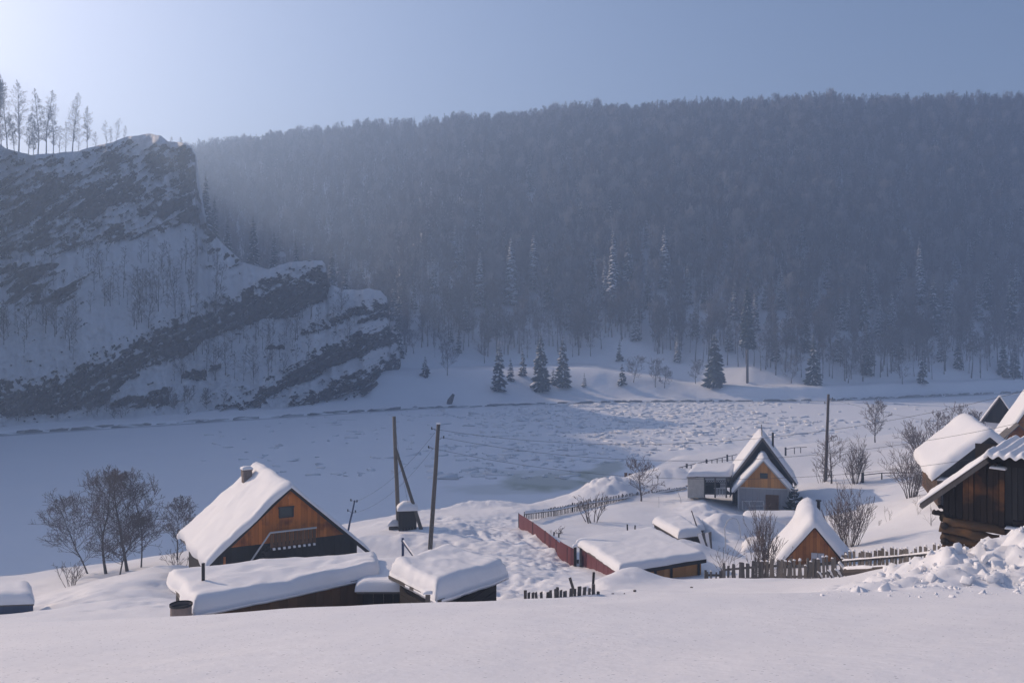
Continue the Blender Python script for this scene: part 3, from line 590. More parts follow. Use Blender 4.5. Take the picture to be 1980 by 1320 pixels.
# shed of the red yard
g = quad_shed('yard_shed', 'wide flat-roofed shed under deep snow with maroon side wall', 'shed',
    [Wp(1197, 1106, 42), Wp(1365, 1079, 44.6), Wp(1262, 1026, 54), Wp(1114, 1052, 50)], .36, 6.6, [M['amber_wood'], M['grey_wood'], M['grey_wood'], M['red_metal']], 441, n=(40, 40), board=.35, inset=.3, jit=.1)
RS = g[0]; Q = g[1]
MB().bar(Q[0] + Vector((0, -.03, -.11)), Q[1] + Vector((0, -.03, -.11)), .06, .18).build('fascia', M['dark_wood'], RS)
for t in (.42, .62, .97):
    pq = g[2][0].lerp(g[2][1], t); MB().bar((pq.x, pq.y - .05, 0), (pq.x, pq.y - .05, pq.z - .1), .12, .12, (0, 1, 0)).build('post', M['dark_wood'], RS)
g = quad_shed('tool_shed', 'little shed with a snow roof behind the yard shed, open dark end', 'shed',
    [Wp(1312, 1040, 54), Wp(1356, 1034, 55), Wp(1318, 1004, 63), Wp(1262, 1010, 61)], .45, 5.2, [M['dark_wood']] * 4, 451, n=(20, 20), inset=.2)
g = quad_shed('cellar_roof', 'low snow-buried cellar roof left of the leaning stick', 'shed',
    [Wp(1322, 1026, 62), Wp(1362, 1024, 62), Wp(1352, 1005, 68), Wp(1312, 1008, 68)], .4, 4.6, [M['grey_wood']] * 4, 455, n=(14, 14))
g = quad_shed('long_woodshed', 'long low woodshed buried in blue-shaded snow in front of the grey-walled house', 'shed',
    [Wp(1432, 1012, 68), Wp(1548, 1012, 68), Wp(1545, 998, 72.5), Wp(1436, 998, 72.5)], .55, 3.9, [M['grey_wood']] * 4, 461, n=(30, 12), inset=.1, jit=.12)
g = quad_shed('snow_covered_mound', 'rounded snow-covered woodpile between the woodshed and the tall bush', 'woodpile',
    [Wp(1432, 1080, 56), Wp(1508, 1080, 56), Wp(1500, 1055, 60.5), Wp(1436, 1055, 60.5)], .85, 5.7, [M['log_wood']] * 4, 465, n=(20, 16), inset=.1, jit=.15, r=1.1)
# leaning debris at the tool shed
R = empty('plank_stack', Wp(1356, 1068, 53), 0, 'snowy planks leaning against the end of the little tool shed', 'planks')
for k in range(4):
    MB().box((0, 0, 0), (.22, .05, 1.5)).build('plank', M['grey_wood'], R, loc=(.1 + k * .17, k * .1, .45), rot=(.1, -.35 + .06 * k, .2 * k)); 
for k in (0, 2): MB().box((0, 0, 0), (.24, .03, 1.4)).build('plank_snow', M['snow'], R, loc=(.1 + k * .17, k * .1 - .05, .5), rot=(.1, -.35 + .06 * k, .2 * k))

# ------------------------------------------------------------------ narrow house with grey ground floor
def house_g():
    R = empty('narrow_house', (Xp(1476, 78), 78, 4.1), math.radians(-14), 'steep narrow house with grey ground floor, amber gable and taller dark roof behind', 'house')
    wl = 2.55; zl = 1.72; h = 4.6; roof = lambda x: h - (h - zl) * abs(x) / wl - .16
    for s in (-1, 1):
        roof_panel(R, 'roof_panel', s * wl, zl, 0, h, 0, 2.6, .1, M['grey_wood']); MB().bar((s * .02, -.02, h - .08), (s * wl, -.02, zl - .08), .05, .16).build('barge_board', M['trim_grey'], R)
    gable_boards(R, 'board', M['amber_wood'], .3, -2.1, 2.1, 2.08, roof, .28, seed=6)
    for k in range(7): MB().box((-1.78 + k * .5933, .36, 1.0), (.585, .04, 2.0)).build('panel', M['grey_board'], R)
    for x in (-2.12, 2.12): MB().box((x, .28, .95), (.14, .14, 2.1)).build('corner_post', M['trim_grey'], R)
    MB().box((0, .27, 2.04), (4.3, .10, .09)).build('trim', M['trim_grey'], R)
    for s in (-1, 1): MB().box((s * 2.08, 1.5, 1.0), (.08, 2.3, 2.0)).build('side_wall', M['grey_board'], R)
    w = MB().box((.05, .26, 3.15), (.66, .06, .46)).build('window', M['black_metal'], R); MB().box((.05, .22, 3.15), (.52, .02, .34)).build('pane', M['glass'], w)
    d = MB().box((.75, .30, .72), (.98, .05, 1.42)).build('door', M['brown_wood'], R)
    f = MB(); f.box((.75, .27, 1.46), (1.1, .05, .07)); f.box((.23, .27, .72), (.07, .05, 1.42)); f.box((1.27, .27, .72), (.07, .05, 1.42)); f.build('frame', M['brown_wood'], d); MB().box((1.1, .25, .75), (.05, .04, .12)).build('handle', M['black_metal'], d)
    # taller roof behind
    H, WW, Z = 6.35, 2.95, 2.25
    for s in (-1, 1):
        roof_panel(R, 'roof_panel', s * WW, Z, 0, H, 2.2, 8.5, .1, M['grey_wood']); MB().bar((s * .02, 2.16, H - .12), (s * WW, 2.16, Z - .12), .06, .30).build('barge_board', M['grey_wood'], R)
        MB().box((s * 2.6, 5.6, 1.2), (.1, 5.6, 2.4)).build('side_wall', M['dark_wood'], R)
    gable_boards(R, 'dark_board', M['dark_wood'], 2.75, -2.6, 2.6, 0, lambda x: H - (H - Z) * abs(x) / WW - .16, .3, seed=8)
    MB().prism([(-2.6, 8.2, 0), (-2.6, 8.2, 2.4), (0, 8.2, H - .2), (2.6, 8.2, 2.4), (2.6, 8.2, 0)], (0, .1, 0)).build('back_wall', M['dark_wood'], R)
    snow_gable('roof_snow', R, wl + .08, zl - .06, h, wl + .08, zl - .06, -.12, 2.75, .26, .24, seed=500, jit=.05, n=(16, 44), extra=lambda U, V: 1 + 1.1 * np.exp(-((V - .5) / .06) ** 2) * sstep(.35, .8, U))
    snow_gable('roof_snow', R, WW + .05, Z - .06, H, WW + .05, Z - .06, 2.1, 8.6, .22, .20, seed=510, jit=.06, n=(20, 44))
    MB().tube([(.95, 3.6, 4.6), (.95, 3.6, 6.6)], .10, 10).build('stove_pipe', M['black_metal'], R)
    MB().tube([(-.04, 2.2, 6.0), (-.09, 2.2, 7.45)], [.05, .04], 8).build('ridge_pole', M['grey_wood'], R)
    # an old window frame leans on the wall
    L = empty('old_frame', (Xp(1457, 77.4), 77.5, gz(Xp(1457, 77.4), 77.5)), 0, 'old pale window frame leaning on the grey wall left of the brown door', 'window frame')
    f = MB(); W_, H_ = 1.85, .75
    for z in (.02, H_): f.bar((-W_ / 2, z * .15, z), (W_ / 2, z * .15, z), .05, .07)
    for x in (-W_ / 2, -.32, W_ / 2): f.bar((x, 0, 0), (x, H_ * .15, H_), .05, .07, (1, 0, 0))
    fo = f.build('frame', M['trim_grey'], L, loc=(0, 0, .35)); MB().bar((-.30, .08, .36), (W_ / 2, .08, .36), .04, .05).build('glazing_bar', M['trim_grey'], L, loc=(0, 0, .35))
house_g()

# veranda beside it
def veranda():
    q = [Wp(1328, 921, 79), Wp(1412, 921, 79.5), Wp(1424, 903, 84.5), Wp(1342, 903, 84.5)]; z0 = 5.15; zt = q[0].z; c = Vector((q[0].x, 79, z0)); R = empty('veranda', c, 0, 'open flat-roofed veranda with foil-covered wall, left of the narrow house', 'veranda')
    Q = [p - c for p in q]; rf = MB(); rf.add([p + Vector((0, 0, o)) for o in (0, -.14) for p in Q], [(0, 1, 2, 3), (7, 6, 5, 4)] + [(i, (i + 1) % 4, (i + 1) % 4 + 4, i + 4) for i in range(4)]); rf.build('roof', M['grey_wood'], R)
    snow_quad('roof_snow', R, *Q, .42, seed=520, n=(30, 16), jit=.1); h = zt - z0 - .14; w = Q[1].x
    MB().box((w * .62, 2.4, .3), (w * .8, 4.3, .08)).build('floor', M['dark_wood'], R); MB().prism([(.1, .1, 0), (1.55, .1, 0), (1.55, .1, h), (.1, .1, h)], (0, .06, 0)).build('foil_wall', M['foil'], R)  # dark floor added to give the open veranda a shaded-looking interior
    bl_, br_ = Q[3] + Vector((.15, -.2, 0)), Q[2] + Vector((-.15, -.2, 0)); MB().prism([(.13, .17, 0), (bl_.x, bl_.y, 0), (bl_.x, bl_.y, h), (.13, .17, h)], (.06, 0, 0)).build('side_wall', M['foil'], R); MB().prism([(bl_.x, bl_.y, 0), (br_.x, br_.y, 0), (br_.x, br_.y, h), (bl_.x, bl_.y, h)], (0, .06, 0)).build('back_wall', M['dark_wood'], R); MB().prism([(w - .1, .3, 0), (br_.x, br_.y, 0), (br_.x, br_.y, h), (w - .1, .3, h)], (.05, 0, 0)).build('side_wall', M['dark_wood'], R)
    for x in (1.6, 2.55, 3.55): MB().box((x, .15, h / 2), (.12, .12, h)).build('post', M['grey_wood'], R)
    MB().box((2.6, .14, h - .1), (2.0, .08, .12)).build('beam', M['trim_grey'], R); MB().box((3.0, .14, .85), (1.1, .06, .06)).build('rail', M['trim_grey'], R)
    for k in range(7): MB().box((2.65 + k * .14, .14, .5), (.06, .04, .7)).build('baluster', M['trim_grey'], R)
    for k in range(9):
        x = 1.75 + k * .2; t = MB(); t.bar((x, .12, h - .38), (x + .16, .12, h - .18), .03, .03); t.bar((x + .16, .12, h - .38), (x, .12, h - .18), .03, .03); t.build('lattice', M['trim_grey'], R)
    for k in range(5):
        x = 3.0 + k * .1; t = MB(); t.bar((x, .18, h - 1.0), (x + .12, .18, h - .4), .025, .025); t.bar((x + .12, .18, h - 1.0), (x, .18, h - .4), .025, .025); t.build('lattice', M['trim_grey'], R)
veranda()

# ------------------------------------------------------------------ bathhouse
def bathhouse():
    R = empty('bathhouse', (15.35, 45, 7.3), math.radians(-15.6), 'small red-brown A-frame hut with white hatch and snow humps, behind the picket fence', 'hut')
    w, zl, h, L = 2.05, .35, 2.85, 4.6; roof = lambda x: h - (h - zl) * abs(x) / w - .12
    for s in (-1, 1): roof_panel(R, 'roof_panel', s * w, zl, 0, h, 0, L, .08, M['grey_wood']); MB().bar((s * .02, -.02, h - .07), (s * w, -.02, zl - .07), .04, .12).build('barge_board', M['dark_wood'], R)
    gable_boards(R, 'board', M['red_wood'], .22, -1.85, 1.85, 0, roof, .17, seed=12)
    MB().prism([(-1.8, L - .2, 0), (0, L - .2, h - .15), (1.8, L - .2, 0)], (0, .06, 0)).build('back_wall', M['dark_wood'], R)
    hh = MB().box((.16, .16, 1.14), (.62, .05, .56)).build('hatch', M['white_board'], R); MB().box((.16, .12, 1.14), (.03, .03, .56)).build('frame', M['grey_board'], hh)
    snow_gable('roof_snow', R, w + .1, zl - .1, h, w + .1, zl - .1, -.2, L + .15, .36, .30, seed=530, jit=.08, n=(30, 44), lump=.2, extra=lambda U, V: 1 + 1.25 * np.exp(-((V - .47) / .10) ** 2) * sstep(.16, .42, U) + .3 * sstep(.3, .1, U) * sstep(.3, .45, V) * (V < .5))
    c = MB().tube([(.35, 2.6, 2.6), (.35, 2.6, 3.62)], .09, 10).build('stove_pipe', M['black_metal'], R); MB().tube([(.35, 2.6, 3.62), (.35, 2.6, 3.68)], .15, 10).build('pipe_cap', M['black_metal'], c)
bathhouse()

# ------------------------------------------------------------------ log barn in front, right
def barn():
    R = empty('log_barn', (13.49, 27.8, 13.15), math.radians(-38), 'dark weathered barn with upright boards over rotten logs, cut by right edge of photo', 'barn')
    lf = lin(-.50, 1.50, 1.38, 3.10); roof = lambda x: (lf(x) if x < 1.38 else 3.10 + .012 * (x - 1.38)) - .14; r = random.Random(5)
    x = .02; k = 0
    while x < 4.3:
        wd = r.uniform(.145, .2); zb = 1.02 + (-.05 if x < 1.6 else .10) + r.uniform(-.02, .02) - .045 * x * (x < 1.7); lean = r.uniform(-.015, .015); xa, xb = x + .009, x + wd - .009; y = -.02 - r.uniform(0, .05)
        top = lambda q: min(roof(q), 2.86); MB().prism([(xa, y, zb), (xb, y, zb), (xb + lean, y, top(xb)), (xa + lean, y, top(xa))], (0, .03, 0)).build('plank', M['barn_board'] if 3 <= k <= 9 else M['dark_wood'] if k < 3 else M['dark_board'], R); x += wd; k += 1
    def log(name, p, q, rr, seed, mt=M['log_wood']):
        p, q = Vector(p), Vector(q); n = 9; rr2 = random.Random(seed); pts = [p.lerp(q, i / (n - 1)) + Vector((0, rr2.uniform(-.02, .02), rr2.uniform(-.02, .02))) for i in range(n)]
        return MB().tube(pts, [rr * rr2.uniform(.88, 1.08) for _ in range(n)], 10).build(name, mt, R, sm=True)
    zs = [.93, .68, .43, .18, -.08, -.34, -.6]
    for i, z in enumerate(zs):
        if i == 1: log('log', (-.06, -.06, z + .04), (1.88, -.02, z - .16), .155, i)
        elif i == 2: log('log', (0, -.02, z), (1.02, -.02, z - .08), .14, i); log('log', (1.1, 0, z - .02), (1.45, .0, z - .08), .10, 30)
        elif i == 3: log('log', (.02, -.02, z), (1.0, -.02, z - .08), .14, i); log('log', (1.45, -.02, z), (2.1, -.02, z - .02), .14, 31)
        else: log('log', (-.02 if i else .05, -.03, z), (1.9, -.03, z - .1), .14, i)
    log('log_end', (-.28, .05, 1.14), (.3, .02, 1.12), .085, 40, M['dark_wood']); log('log_end', (-.10, .0, 1.34), (.2, .02, 1.34), .06, 41, M['dark_wood']); log('log_end', (-.05, .1, .98), (.2, .1, .98), .1, 42, M['dark_wood'])
    for i, z in enumerate(zs): log('side_log', (.1, -.22 if i % 2 else -.1, z + .12), (.1, 4.4, z + .12), .125, 50 + i, M['dark_wood'])
    for i, (x0, x1, z, y) in enumerate(((1.75, 4.3, .86, -.05), (1.8, 4.3, .50, -.18), (1.8, 4.3, .18, -.12), (1.95, 4.3, 1.12, .02))):
        log('beam', (x0, y, z), (x1, y, z + .02), .11, 60 + i, M['dark_wood'])
        if i < 3: snow_quad('snow_ledge', R, (x0 + .05, y - .12, z + .085), (x1, y - .12, z + .095), (x1, y + .16, z + .095), (x0 + .05, y + .16, z + .085), .07, n=(24, 5), seed=70 + i, jit=.05, lump=.5)
    MB().box((3.0, .7, .5), (2.6, .08, 1.9)).build('inner_wall', M['dark_wood'], R); MB().box((2.85, -.14, 2.90), (2.95, .08, .22)).build('header_beam', M['dark_wood'], R)
    for x in (1.55, 3.0): 
        MB().tube([(x, -.45, 2.87), (x, .2, 2.87)], .05, 8).build('rafter', M['dark_wood'], R)
    snow_quad('snow_ledge', R, (1.42, -.42, 2.76), (1.78, -.42, 2.74), (1.78, -.16, 2.74), (1.42, -.16, 2.76), .07, n=(10, 6), seed=75, jit=.02)
    MB().prism([(.05, .03, 1.0), (4.25, .03, 1.0), (4.25, .03, 2.9), (1.4, .03, 2.9), (.05, .03, 1.75)], (0, .05, 0)).build('gap_backing', M['dark_wood'], R)  # backing added behind the planks to block light through their gaps
    MB().box((4.28, 2.3, 1.4), (.06, 4.5, 3.0)).build('side_wall', M['dark_wood'], R); MB().box((2.2, 4.5, 1.4), (4.2, .06, 3.0)).build('back_wall', M['dark_wood'], R)
    # corrugated sheets: the left slope drops to the eave, the right one runs on almost flat
    def wave(x): return .045 * np.cos(x * 2 * math.pi / .30)
    y0, y1 = -.62, 4.6; a = MB(); a.prism([(-.52, y0, 1.48), (1.38, y0, 3.10), (1.38, y0, 3.055), (-.50, y0, 1.43)], (0, y1 - y0, 0)); a.build('roof_sheet', M['grey_wood'], R)
    MB().bar((-.50, y0 + .05, 1.36), (1.36, y0 + .05, 2.98), .06, .13).build('barge_board', M['grey_wood'], R)
    xs_ = np.arange(1.38, 4.6, .03); V_ = []; 
    for yy in (y0 - .1, y1):
        for dz in (0, -.02): V_ += [(x, yy, 3.10 + .012 * (x - 1.38) + float(wave(x - 1.38)) + dz) for x in xs_]
    n_ = len(xs_); fs = []
    for i in range(n_ - 1): fs += [(i, i + 1, 2 * n_ + i + 1, 2 * n_ + i), (n_ + i + 1, n_ + i, 3 * n_ + i, 3 * n_ + i + 1), (i, n_ + i, n_ + i + 1, i + 1)]
    link('corrugated_sheet', npmesh('corrugated_sheet', V_, fs), M['dark_wood'], R)
    snow_quad('roof_snow', R, (-.56, y0 - .04, 1.47), (1.40, y0 - .04, 3.14), (1.40, y1, 3.14), (-.56, y1, 1.47), .13, n=(60, 30), seed=80, jit=.10, lump=.9, over=.02)
    A_, B_ = np.array([1.3, y0 - .14, 0]), np.array([4.6, y1, 0])
    snow_on('roof_snow', R, lambda U, V: [1.3 + 3.3 * U, y0 - .12 + (y1 - y0) * V, 3.12 + .012 * 3.3 * U + wave(1.3 + 3.3 * U - 1.38)], 3.3, 5.2, .12, lambda U, V: [U * 0, U * 0, U * 0 + 1], n=(110, 16), seed=82, jit=.05, lump=.5, r=.09)

barn()

# ------------------------------------------------------------------ second barn with swollen snow roof
def barn2():
    R = empty('hay_barn', (30.1, 56, 8.6), math.radians(-18.4), 'dark gabled barn under a huge rounded snow roof, behind the log barn', 'barn')
    w, zl, h, L = 3.15, 2.0, 4.8, 9.4; roof = lambda x: h - (h - zl) * abs(x) / w - .14
    for s in (-1, 1): roof_panel(R, 'roof_panel', s * w, zl, 0, h, 0, L, .1, M['grey_wood']); MB().bar((s * .02, -.02, h - .12), (s * w, -.02, zl - .12), .06, .22).build('barge_board', M['dark_wood'], R)
    gable_boards(R, 'board', M['dark_wood'], .9, -2.75, 2.75, 0, roof, .25, seed=21)
    r = random.Random(3)
    for k in range(9): MB().tube([(-2.75, .7, .1 + k * .235), (-2.75, 8.9, .1 + k * .235)], .118, 9).build('log', M['log_wood'], R)
    MB().box((2.75, 5, 1.1), (.2, 8, 2.2)).build('side_wall', M['dark_wood'], R); MB().prism([(-2.7, 9, 0), (-2.7, 9, 2.2), (0, 9, h - .2), (2.7, 9, 2.2), (2.7, 9, 0)], (0, .1, 0)).build('back_wall', M['dark_wood'], R)
    for z in (1.2, 1.75): MB().bar((-2.9, .35, z), (-1.2, .35, z + .05), .1, .14).build('beam', M['grey_wood'], R); snow_quad('snow_ledge', R, (-2.9, .2, z + .08), (-1.3, .2, z + .1), (-1.3, .6, z + .1), (-2.9, .6, z + .08), .16, n=(12, 6), seed=90)
    snow_gable('roof_snow', R, w + .12, zl - .1, h, w + .12, zl - .1, -.35, L + .2, .62, .5, seed=540, jit=.12, n=(34, 50), lump=.12, r=.55, extra=lambda U, V: 1 + .25 * sstep(.4, .9, U) * np.exp(-((V - .5) / .12) ** 2))
    p = Vector((-1.0, 9.0, 0)); 
barn2()
def far_house(name, label, loc, rz, w, zl, h, L, T, seed, wall, gab, back=None):
    R = empty(name, loc, math.radians(rz), label, 'house'); roof = lambda x: h - (h - zl) * abs(x) / w - .12
    for s in (-1, 1): roof_panel(R, 'roof_panel', s * w, zl, 0, h, 0, L, .1, M['grey_wood'])
    gable_boards(R, 'board', gab, .25, -w + .3, w - .3, zl - .1, roof, .28, seed=seed)
    MB().box((0, .32, zl / 2), (2 * w - .6, .08, zl)).build('front_wall', wall, R)
    for s in (-1, 1): MB().box((s * (w - .35), L / 2, zl / 2), (.1, L - .5, zl)).build('side_wall', wall, R)
    MB().prism([(-w + .35, L - .3, 0), (-w + .35, L - .3, zl), (0, L - .3, h - .2), (w - .35, L - .3, zl), (w - .35, L - .3, 0)], (0, .1, 0)).build('back_wall', wall, R)
    snow_gable('roof_snow', R, w + .08, zl - .06, h, w + .08, zl - .06, -.15, L + .1, T, T, seed=seed + 1, jit=.06, n=(18, 30)); return R
R = far_house('distant_house', 'far dark triangular gable with blue-shaded roof near the right edge', (Xp(1934, 86), 86, 9.6), -52, 1.75, 1.55, 4.1, 6.5, .16, 600, M['white_board'], M['dark_wood'])
P_ = MB().prism([(-3.6, .2, 1.1), (-1.5, .2, 1.6), (-1.5, .2, 1.5), (-3.6, .2, 1.0)], (0, 1.6, 0)).build('porch_roof', M['dark_wood'], R); MB().box((-2.9, .4, .55), (.12, .12, 1.1)).build('post', M['dark_wood'], P_); snow_quad('porch_snow', R, (-3.65, .15, 1.1), (-1.5, .15, 1.6), (-1.5, 1.8, 1.6), (-3.65, 1.8, 1.1), .14, n=(8, 8), seed=611)
for k in range(3): MB().box((-2.4, .35, .35 + k * .3), (1.0, .05, .08)).build('rail', M['dark_wood'], P_)
R = far_house('steep_house', 'steep white-roofed house with red-brown boards at the right edge above the barns', (Xp(2022, 70), 70, 9.2), -24, 2.9, 1.9, 6.7, 6.5, .3, 620, M['brown_wood'], M['red_wood'])
# porch of the steep house
R2 = R; roofp = lambda x: 3.55 - abs(x + 2.05) * .95 - .1; MB().prism([(-3.35, -2.3, 2.2), (-2.05, -2.3, 3.55), (-.75, -2.3, 2.2), (-.75, -2.3, 2.1), (-2.05, -2.3, 3.45), (-3.35, -2.3, 2.1)], (0, 3.4, 0)).build('porch_roof', M['grey_wood'], R)
for k in range(10): MB().box((-1.95 + k * .17, -1.95, 1.25), (.155, .03, 2.1)).build('board', M['red_wood'] if k > 2 else M['brown_wood'], R)
MB().box((-2.5, -2.0, 1.3), (.1, .1, 2.2)).build('post', M['dark_wood'], R); MB().box((-3.0, -2.0, 2.1), (.9, .06, .08)).build('beam', M['trim_grey'], R); MB().box((-3.1, -1.9, 1.1), (.7, .04, 1.8)).build('front_panel', M['grey_board'], R)
snow_gable('porch_snow', empty('porch_anchor', (0, 0, 0)), 1.35, 2.15, 3.58, 1.35, 2.15, -2.45, 1.0, .3, .3, seed=630, n=(14, 24)); o = bpy.data.objects['porch_snow']; an = bpy.data.objects['porch_anchor']; o.parent = R; o.location = (-2.05, 0, 0); bpy.data.objects.remove(an)
# ------------------------------------------------------------------ poles and wires
def leaning(name, label, cat, base, top, D0, D1, r0, r1, mat, dig=1.2):
    b = Wp(*base, D0); t = Wp(*top, D1); R = empty(name, b, 0, label, cat); d = (t - b)
    n = 7; pts = [-d.normalized() * dig + Vector()] + [d * (i / n) + Vector((random.uniform(-.01, .01), random.uniform(-.01, .01), 0)) for i in range(1, n + 1)]
    rs = [r0] + [r0 + (r1 - r0) * i / n for i in range(1, n + 1)]; MB().tube(pts, rs, 10).build('shaft', mat, R, sm=True); return R, b, t
def hook(R, p, s):
    pts = [Vector(p)] + [Vector(p) + Vector((s * (.06 + .22 * t), -.02, .10 * math.sin(t * 3.1) + .02)) for t in (0, .3, .6, 1)] + [Vector(p) + Vector((s * .28, -.02, .14))]
    MB().tube(pts, .014, 6).build('hook', M['black_metal'], R); MB().tube([Vector(p) + Vector((s * .28, -.02, .08)), Vector(p) + Vector((s * .28, -.02, .22))], [.05, .035], 8).build('insulator', M['black_metal'], R)
PA, a0, a1 = leaning('power_pole', 'tall double-braced timber pole beside the snow-capped outhouse', 'pole', (771, 1026), (762, 805), 62, 62, .16, .12, M['pole_wood'])
MB().tube([Wp(818, 1021, 60.5) - a0 - Vector((-.1, 0, .8)), Wp(765, 866, 61.9) - a0], [.14, .09], 9).build('brace', M['pole_wood'], PA)
MB().tube([Wp(777, 1028, 61.6) - a0 - Vector((0, 0, .6)), Wp(775, 995, 61.6) - a0], [.13, .12], 9).build('footing_post', M['pole_wood'], PA)
PB, b0, b1 = leaning('power_pole', 'tallest single timber pole, leaning slightly, nearest the snow track', 'pole', (831, 1074), (848, 819), 55, 55, .15, .115, M['pole_wood'])
snow_quad('snow_cap', PB, *(b1 - b0 + Vector(q) for q in ((-.11, -.11, 0), (.11, -.11, 0), (.11, .11, 0), (-.11, .11, 0))), .09, n=(6, 6), jit=.01)
HK = [(847, 832, -1), (846, 849, 1), (841, 868, -1)]
for px, py, s in HK: hook(PB, Wp(px, py, 55) - b0 + Vector((s * .11, 0, 0)), s)
PC, c0_, c1_ = leaning('power_pole', 'lone dark timber pole standing among bare bushes in the right field', 'pole', (1596, 930), (1602, 762), 88, 88, .17, .12, M['bark'])
for k, s in ((0, 1), (1, -1)): hook(PC, Wp(1602, 772 + k * 9, 88) - c0_ + Vector((s * .1, 0, 0)), s)
PD, d0_, d1_ = leaning('short_pole', 'thin blue-grey leaning pole with small insulators right of the orange house', 'pole', (672, 1030), (686, 967), 60, 60, .07, .05, M['blue_metal'])
for k, (px, py, s) in enumerate(((685, 970, -1), (684, 972, 1), (681, 992, 1), (679, 990, -1))): hook(PD, Wp(px, py, 60) - d0_, s * .8)
def wire(label, pts, sag, r=.010, grp='overhead wires'):
    p, q = pts; n = 28; c = (p + q) / 2; P_ = [p.lerp(q, i / n) - Vector((0, 0, sag * 4 * (i / n) * (1 - i / n))) - c for i in range(n + 1)]
    o = MB().tube(P_, r, 5, cap=False).build('overhead_wire', M['wire'], None, loc=c); tag(o, label, 'wire', grp)
ends = [(2350, 640, 46), (2380, 705, 45), (2400, 770, 44)]
for (px, py, s), e_, lb in zip(HK, ends, ('highest of the three wires running right from the tallest pole', 'middle of the three wires running right from the tallest pole', 'lowest of the three wires running right from the tallest pole')):
    wire(lb, (Wp(px, py, 55) + Vector((s * .35, 0, .1)), Wp(*e_)), 2.9)
wire('wire dropping left from the tallest pole to the thin leaning pole', (Wp(841, 836, 55), Wp(684, 971, 60)), .6, .008); wire('slack wire from lowest hook of the tallest pole to the thin pole', (Wp(836, 868, 55), Wp(683, 992, 60)), .7, .008)
wire('wire rising from lone field pole off to the right', (Wp(1604, 770, 88), Wp(2120, 850, 58)), .6, .008); wire('pale stay wire hanging beside the double-braced pole', (Wp(763, 812, 62), Wp(790, 975, 61)), .5, .008)

# outhouse with a snow cap
b = Wp(788, 1024, 61.3); R = empty('outhouse', b, .15, 'black box-like outhouse with round snow cap behind the double-braced pole', 'outhouse')
for k in range(6): MB().box((-.5 + k * .2, -.5, .65), (.19, .04, 1.5)).build('board', M['dark_wood'], R); MB().box((-.6 , -.4 + k * .18, .65), (.04, .17, 1.5)).build('board', M['dark_wood'], R)
MB().box((.58, 0, .65), (.04, 1.0, 1.5)).build('side_wall', M['dark_wood'], R); MB().box((0, .5, .65), (1.1, .04, 1.5)).build('back_wall', M['dark_wood'], R); MB().box((0, 0, 1.42), (1.35, 1.2, .06)).build('roof', M['dark_wood'], R)
snow_quad('roof_snow', R, (-.68, -.6, 1.45), (.68, -.6, 1.45), (.68, .6, 1.45), (-.68, .6, 1.45), .55, n=(14, 14), seed=701, r=.6)
b = Wp(762, 1024, 61.8); R = empty('crate', b, .1, 'low dark crate with snow on top, left foot of the double-braced pole', 'crate'); MB().box((0, 0, .1), (.7, .6, .5)).build('box', M['dark_wood'], R)
for z in (.0, .2): MB().box((0, -.31, z), (.72, .02, .12)).build('slat', M['grey_wood'], R)
snow_quad('snow_cap', R, (-.38, -.32, .35), (.38, -.32, .35), (.38, .32, .35), (-.38, .32, .35), .4, n=(9, 9), seed=702, r=.4)

